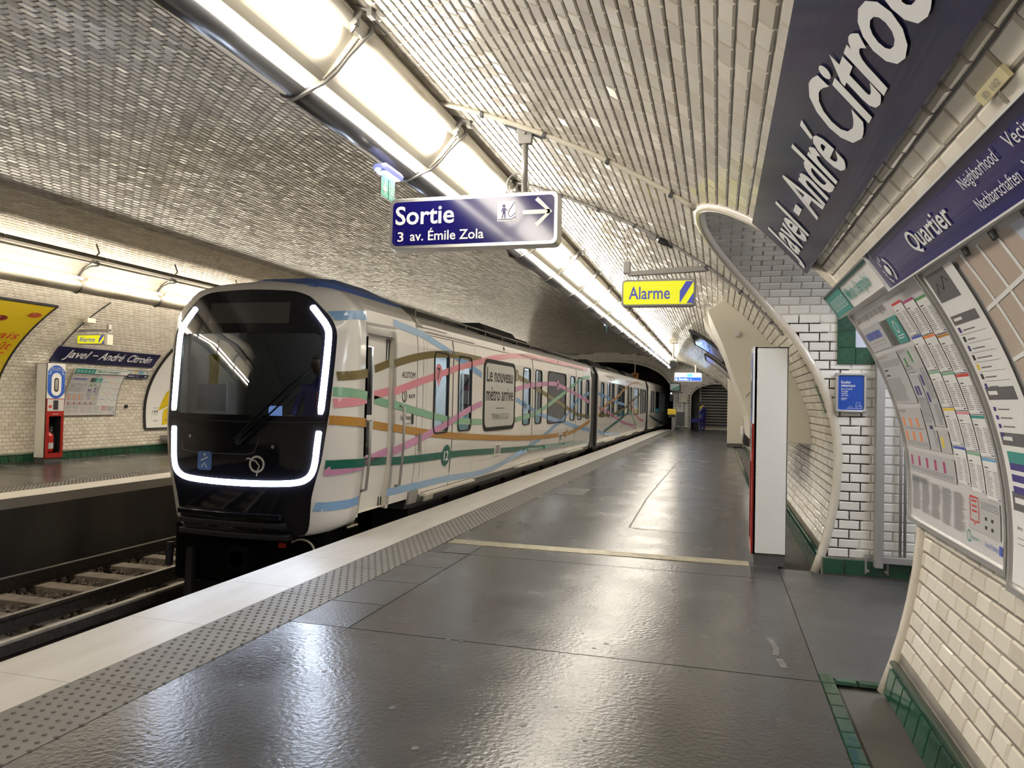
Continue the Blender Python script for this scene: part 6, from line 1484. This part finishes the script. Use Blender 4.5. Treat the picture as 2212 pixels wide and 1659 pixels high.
# ================================================================== CASING AND FAR WALL THINGS
def wall_casing(lab, y0, y1, prof, m=m_cream):
    """prof: (z, depth) pairs from bottom to top; a box standing proud of the curved wall"""
    t = thing('wall_casing', lab, 'casing', (prof[0][0][0], y0, prof[0][1])); mb = MB(); v = []
    for y in (y0, y1):
        zo = np.linspace(prof[0][1], prof[-1][1], 10); v += [onvault(sR(z), y, 0) for z in zo]+[(p[0], y, p[1]) for p, _ in prof[::-1]]
    n = len(v)//2; mb.add(v, [(k, (k+1) % n, n+(k+1) % n, n+k) for k in range(n)]+[tuple(range(n))[::-1], tuple(range(n, 2*n))]); mb.build('box', m, t, bevel=.01); return t
PR = [((.36, 1.06), 1.03), ((.33, 1.32), 1.3), ((.20, 1.69), 1.6), ((.035, 2.17), 2.1), ((-.135, 2.55), 2.67)]
t = wall_casing('large cream casing bulging from the near wall beyond the white cabinet', 8.86, 10.5, PR)
mb = MB(); a, b = onvault(sR(1.82), 8.853, .56), onvault(sR(1.98), 8.853, .02); mb.tube([a, b], .003, 4); mb.build('face_seam', m_seam, t)
mb = MB(); a = onvault(sR(2.42), 8.85, .20); mb.tube([a, (a[0], 8.835, a[2])], .04, 12); mb.build('knob', m_chrome, t)
PR2 = [((.35, 1.5), 1.4), ((.22, 1.9), 1.8), ((.0, 2.35), 2.3), ((-.22, 2.68), 2.78)]
t = wall_casing('second cream casing on the wall behind the large one', 10.9, 12.4, PR2)
def far_poster(y0, y1, z0, z1, m, lab):
    t, fn, W, H = sheet('R', 'advertising_poster', lab, 'poster', y0, y1, z0, z1, .02, m, m_dk, .05, .04)
    return t, fn, W, H
far_poster(16.6, 20.3, 1.5, 3.09, m_gloss, 'large dark framed poster high on the near wall beyond the cream casing')
t, fn, W, H = far_poster(22.4, 25.2, 1.3, 2.95, m_paper, 'far framed poster with a red band beside the cream pillar'); prints(t, 'print', [m_redpaint], [('r', .05, .5, W-.05, 1.2, 0)], fn)
t, fn, W, H = far_poster(17.0, 20.2, .35, 1.42, m_chrome, 'low metallic framed panel on the wall beyond the cabinet')
# platform seat shell
t = thing('moulded_bench', 'dark moulded platform seat with white cushion at the foot of the wall', 'seat', (.72, 21.5, 0)); x = .78
mb = MB(); mb.prism([(x+.12, .30), (x-.05, .36), (x-.10, .42), (x-.05, .80), (x-.10, 1.12), (x+.06, 1.14), (x+.12, .8)], lambda u, v: (u, 21.9, v), lambda u, v: (u, 21.4, v)); mb.build('shell', m_black, t, bevel=.03)
mb = MB(); mb.box(x-.15, x-.06, 21.45, 21.85, .62, .86); mb.build('cushion', m_white, t, bevel=.03)
# cream pillar
t = thing('wall_pillar', 'cream pillar with grey plinth projecting from the near wall far down the platform', 'pillar', (.6, 27.1, 0))
mb = MB(); mb.box(.34, 1.2, 26.9, 27.5, .12, 2.75); mb.build('shaft', m_cream, t, bevel=.01); mb = MB(); mb.box(.33, 1.2, 26.88, 27.5, 0, .12); mb.build('plinth', m_dgrey, t)
mb = MB(); mb.box(.325, .345, 26.87, 27.0, 1.6, 1.72); mb.build('switch', m_grey, t)
# security camera
t = thing('security_camera', 'white dome camera on a pole from the vault above the far platform', 'camera', (-1.38, 24, 2.7)); zt = float(vP(sX(-1.38))[1])
mb = MB(); mb.tube([(-1.38, 24, 2.85), (-1.38, 24, zt)], .03, 8); mb.build('pole', m_cream, t); mb = MB(); mb.box(-1.50, -1.26, 23.9, 24.1, zt-.12, zt); mb.build('mount', m_cream, t)
mb = MB(); mb.box(-1.52, -1.24, 23.85, 24.2, 2.78, 2.88); mb.build('hood', m_white, t, bevel=.03); mb = MB(); mb.tube([(-1.38, 23.8, 2.70), (-1.38, 24.1, 2.70)], .11, 14); mb.build('lens', m_black, t)
mb = MB(); mb.tube([(-1.38, 23.83, 2.70), (-1.38, 23.95, 2.70)], .14, 14, cap=False); mb.build('shroud', m_grey, t)
# far direction sign
t = hang_box('direction_sign', 'glowing blue and white direction sign hanging before the end wall', 'sign', -2.05, -.75, 2.56, 2.98, 36.9, .15, m_farblue, m_white2, .05, .03)
fn = lambda u, v: (-2.05+u, 36.88, 2.56+v); mb = MB(); put_rect(mb, .03, .20, 1.27, .39, fn, 0); mb.build('white_field', m_farwhite, t)
fn = lambda u, v: (-2.05+u, 36.87, 2.56+v); mb = MB(); put_text(mb, 'Sortie', .22, .06, .15, fn, 0, fit=.40, bold=.01); put_text(mb, '1  2', .66, .06, .10, fn, 0, fit=.15); line2d(mb, [(.11, .16), (.11, .05)], .025, fn); line2d(mb, [(.06, .10), (.11, .05), (.16, .10)], .022, fn); mb.build('lettering', m_farwhite, t)
mb = MB(); put_text(mb, 'ligne C', .22, .255, .10, fn, 0, fit=.28); line2d(mb, [(.11, .36), (.11, .25)], .02, fn); line2d(mb, [(.06, .30), (.11, .25), (.16, .30)], .018, fn); put_rect(mb, .60, .22, .86, .37, fn, 1); mb.build('upper_lettering', [m_teal, mat('far_sign_green', (.1, .6, .45), .3, emit=(.1, .7, .5), es=.8)], t)
mb = MB(); zt = float(vP(sX(-1.05))[1]); mb.tube([(-1.05, 36.97, 2.98), (-1.05, 36.97, zt)], .04, 8); mb.build('hanger_rod', m_cream, t)
# track marker
t = thing('track_marker', 'small orange square marker with a black triangle hanging before the tunnel mouth', 'marker', (-4.45, 41.5, 2.7)); zt = float(vP(sX(-4.45))[1])
mb = MB(); mb.tube([(-4.45, 41.5, 3.1), (-4.45, 41.5, zt)], .03, 8); mb.build('pole', m_cream, t); mb = MB(); mb.box(-4.64, -4.26, 41.45, 41.5, 2.78, 3.12); mb.build('plate', m_spill, t)
mb = MB(); put_poly(mb, [(-.11, .09), (.11, .09), (0, -.10)], lambda u, v: (-4.45+u, 41.44, 2.95+v)); mb.build('triangle', m_black, t)
# monitor / mirror
t = thing('platform_monitor', 'framed platform monitor at the corner of the tunnel mouth', 'monitor', (-2.3, 42.3, 2.2)); mb = MB(); mb.box(-2.60, -2.03, 42.3, 42.42, 2.18, 2.62); mb.build('case', m_black, t)
mb = MB(); mb.box(-2.56, -2.07, 42.28, 42.3, 2.22, 2.58); mb.build('screen', mat('screen_grey', (.2, .22, .2), .3, emit=(.2, .24, .22), es=.5), t)
mb = MB(); put_poly(mb, [(0, .02), (.49, .02), (.49, .27), (.2, .14)], lambda u, v: (-2.56+u, 42.27, 2.22+v)); mb.build('screen_image', mat('screen_green', (.05, .1, .08), .3, emit=(.05, .12, .09), es=.5), t)
mb = MB(); mb.tube([(-2.25, 42.4, 2.4), (-2.25, 42.79, 2.4)], .03, 6); mb.build('wall_arm', m_dgrey, t)
# signals
t = thing('signal_light', 'small red and white signal lamps in the tunnel mouth', 'signal', (-2.55, 42.6, 1.9)); mb = MB(); mb.tube([(-2.52, 42.5, 2.04), (-2.52, 42.45, 2.04)], .05, 10); mb.build('white_lamp', m_farwhite, t)
mb = MB(); mb.box(-2.6, -2.45, 42.5, 42.65, 1.6, 2.15); mb.tube([(-2.5, 42.6, 1.9), (-2.33, 42.79, 1.9)], .02, 6); mb.build('case', m_black, t)
# yellow equipment by the edge
t = thing('stop_marker', 'yellow stop marker box with black label at the end of the platform edge', 'marker', (-2.30, 40, 0)); mb = MB(); mb.box(-2.55, -2.10, 40, 40.1, .88, 1.18); mb.build('box', m_pyel, t, bevel=.03); mb = MB(); mb.box(-2.50, -2.15, 40, 40.06, .74, .88); mb.build('label_plate', m_black, t)
mb = MB(); mb.tube([(-2.3, 40.07, 0), (-2.3, 40.07, .9)], .03, 8); mb.build('post', m_grey, t)
# equipment panel on the end pier
t = thing('wall_equipment', 'grey boxes and dark panel fixed on the tiled pier beside the tunnel mouth', 'equipment', (-1.95, 42.75, .5))
mb = MB(); mb.box(-2.22, -1.78, 42.66, 42.78, .25, 1.0); mb.build('dark_panel', m_dgrey, t); mb = MB(); mb.box(-1.98, -1.66, 42.6, 42.78, 1.55, 1.85); mb.build('box', m_cream, t); mb = MB(); mb.box(-2.2, -2.05, 42.68, 42.78, 1.30, 1.45); mb.build('small_box', m_grey, t)
mb = MB(); mb.tube([(-2.15, 42.74, 1.45), (-2.15, 42.74, 2.1), (-1.9, 42.74, 2.1)], .02, 6); mb.tube([(-1.82, 42.74, 1.55), (-1.82, 42.74, 1.0)], .02, 6); mb.build('cables', m_dgrey, t)
# bench on the opposite platform beside the poster
t = thing('platform_bench', 'chrome tube seat beside the white poster on the opposite platform', 'bench', (-12.9, 15.5, 0))
mb = MB(); mb.tube([(-13.0, 15.45, .85), (-12.85, 15.45, .80), (-12.78, 15.45, .60), (-12.68, 15.45, .45), (-12.9, 15.45, .42)], .02, 8); mb.tube([(-13.0, 15.95, .85), (-12.85, 15.95, .80), (-12.78, 15.95, .60), (-12.68, 15.95, .45), (-12.9, 15.95, .42)], .02, 8); mb.build('tube_frame', m_chrome, t, smooth=True)
mb = MB(); mb.box(-13.25, -12.65, 15.3, 17.5, .28, .40); mb.build('support_beam', m_grey, t, bevel=.02); mb = MB(); mb.box(-12.95, -12.9, 15.6, 15.7, 0, .3); mb.box(-12.95, -12.9, 17, 17.1, 0, .3); mb.build('feet', m_grey, t)
# ================================================================== WORKER
t = thing('person', 'worker in navy overalls and yellow shoulders bending beside the far shutter', 'person', (-.75, 41.6, 0)); x, y = -.75, 41.6
J = [(x+.03, y, .92), (x, y, 1.12), (x-.06, y, 1.30), (x-.13, y, 1.40), (x-.18, y, 1.44), (x+.02, y-.19, 1.28), (x-.12, y-.24, 1.04), (x-.28, y-.2, .84), (x-.02, y+.19, 1.28), (x+.1, y+.24, 1.04), (x+.05, y+.2, .82),
     (x+.02, y-.10, .86), (x+.05, y+.1, .86), (x-.12, y-.12, .48), (x+.04, y+.1, .46), (x-.10, y-.12, .09), (x+.06, y+.1, .09), (x-.24, y-.12, .05), (x-.08, y+.1, .05)]
figure('body', J, [(0, 1), (1, 2), (2, 3), (3, 4), (2, 5), (5, 6), (6, 7), (2, 8), (8, 9), (9, 10), (0, 11), (0, 12), (11, 13), (12, 14), (13, 15), (14, 16), (15, 17), (16, 18)], [.16, .16, .15, .07, .055, .08, .06, .04, .08, .06, .04, .11, .11, .08, .08, .055, .055, .045, .045], m_ovblue, t)
J = [(x-.01, y, 1.17), (x-.07, y, 1.32), (x-.11, y, 1.385), (x-.01, y-.2, 1.28), (x-.04, y+.2, 1.28)]
figure('yellow_yoke', J, [(0, 1), (1, 2), (1, 3), (1, 4)], [.175, .175, .09, .10, .10], m_ovyel, t)
head(t, (x-.23, y, 1.50), .105, (-1, 0, -.5), m_skin, m_hair)
hand((x-.29, y-.2, .83), (-.5, 0, -1), (0, 1, 0), m_skin, t); hand((x+.05, y+.2, .80), (-.1, 0, -1), (0, -1, 0), m_skin, t)
t = thing('tool_case', 'blue case held low by the worker near the shutter', 'case', (x-.36, y-.1, .5)); mb = MB(); mb.prism([(-.30, .0), (.16, .06), (.19, .27), (-.36, .2)], lambda u, v: (x-.30+u, y-.06, .45+v), lambda u, v: (x-.30+u, y-.32, .45+v)); mb.build('shell', m_ovblue, t, bevel=.02)
mb = MB(); mb.tube([(x-.44, y-.2, .66), (x-.42, y-.2, .74), (x-.26, y-.2, .75), (x-.22, y-.2, .69)], .013, 6); mb.build('handle', m_black, t)
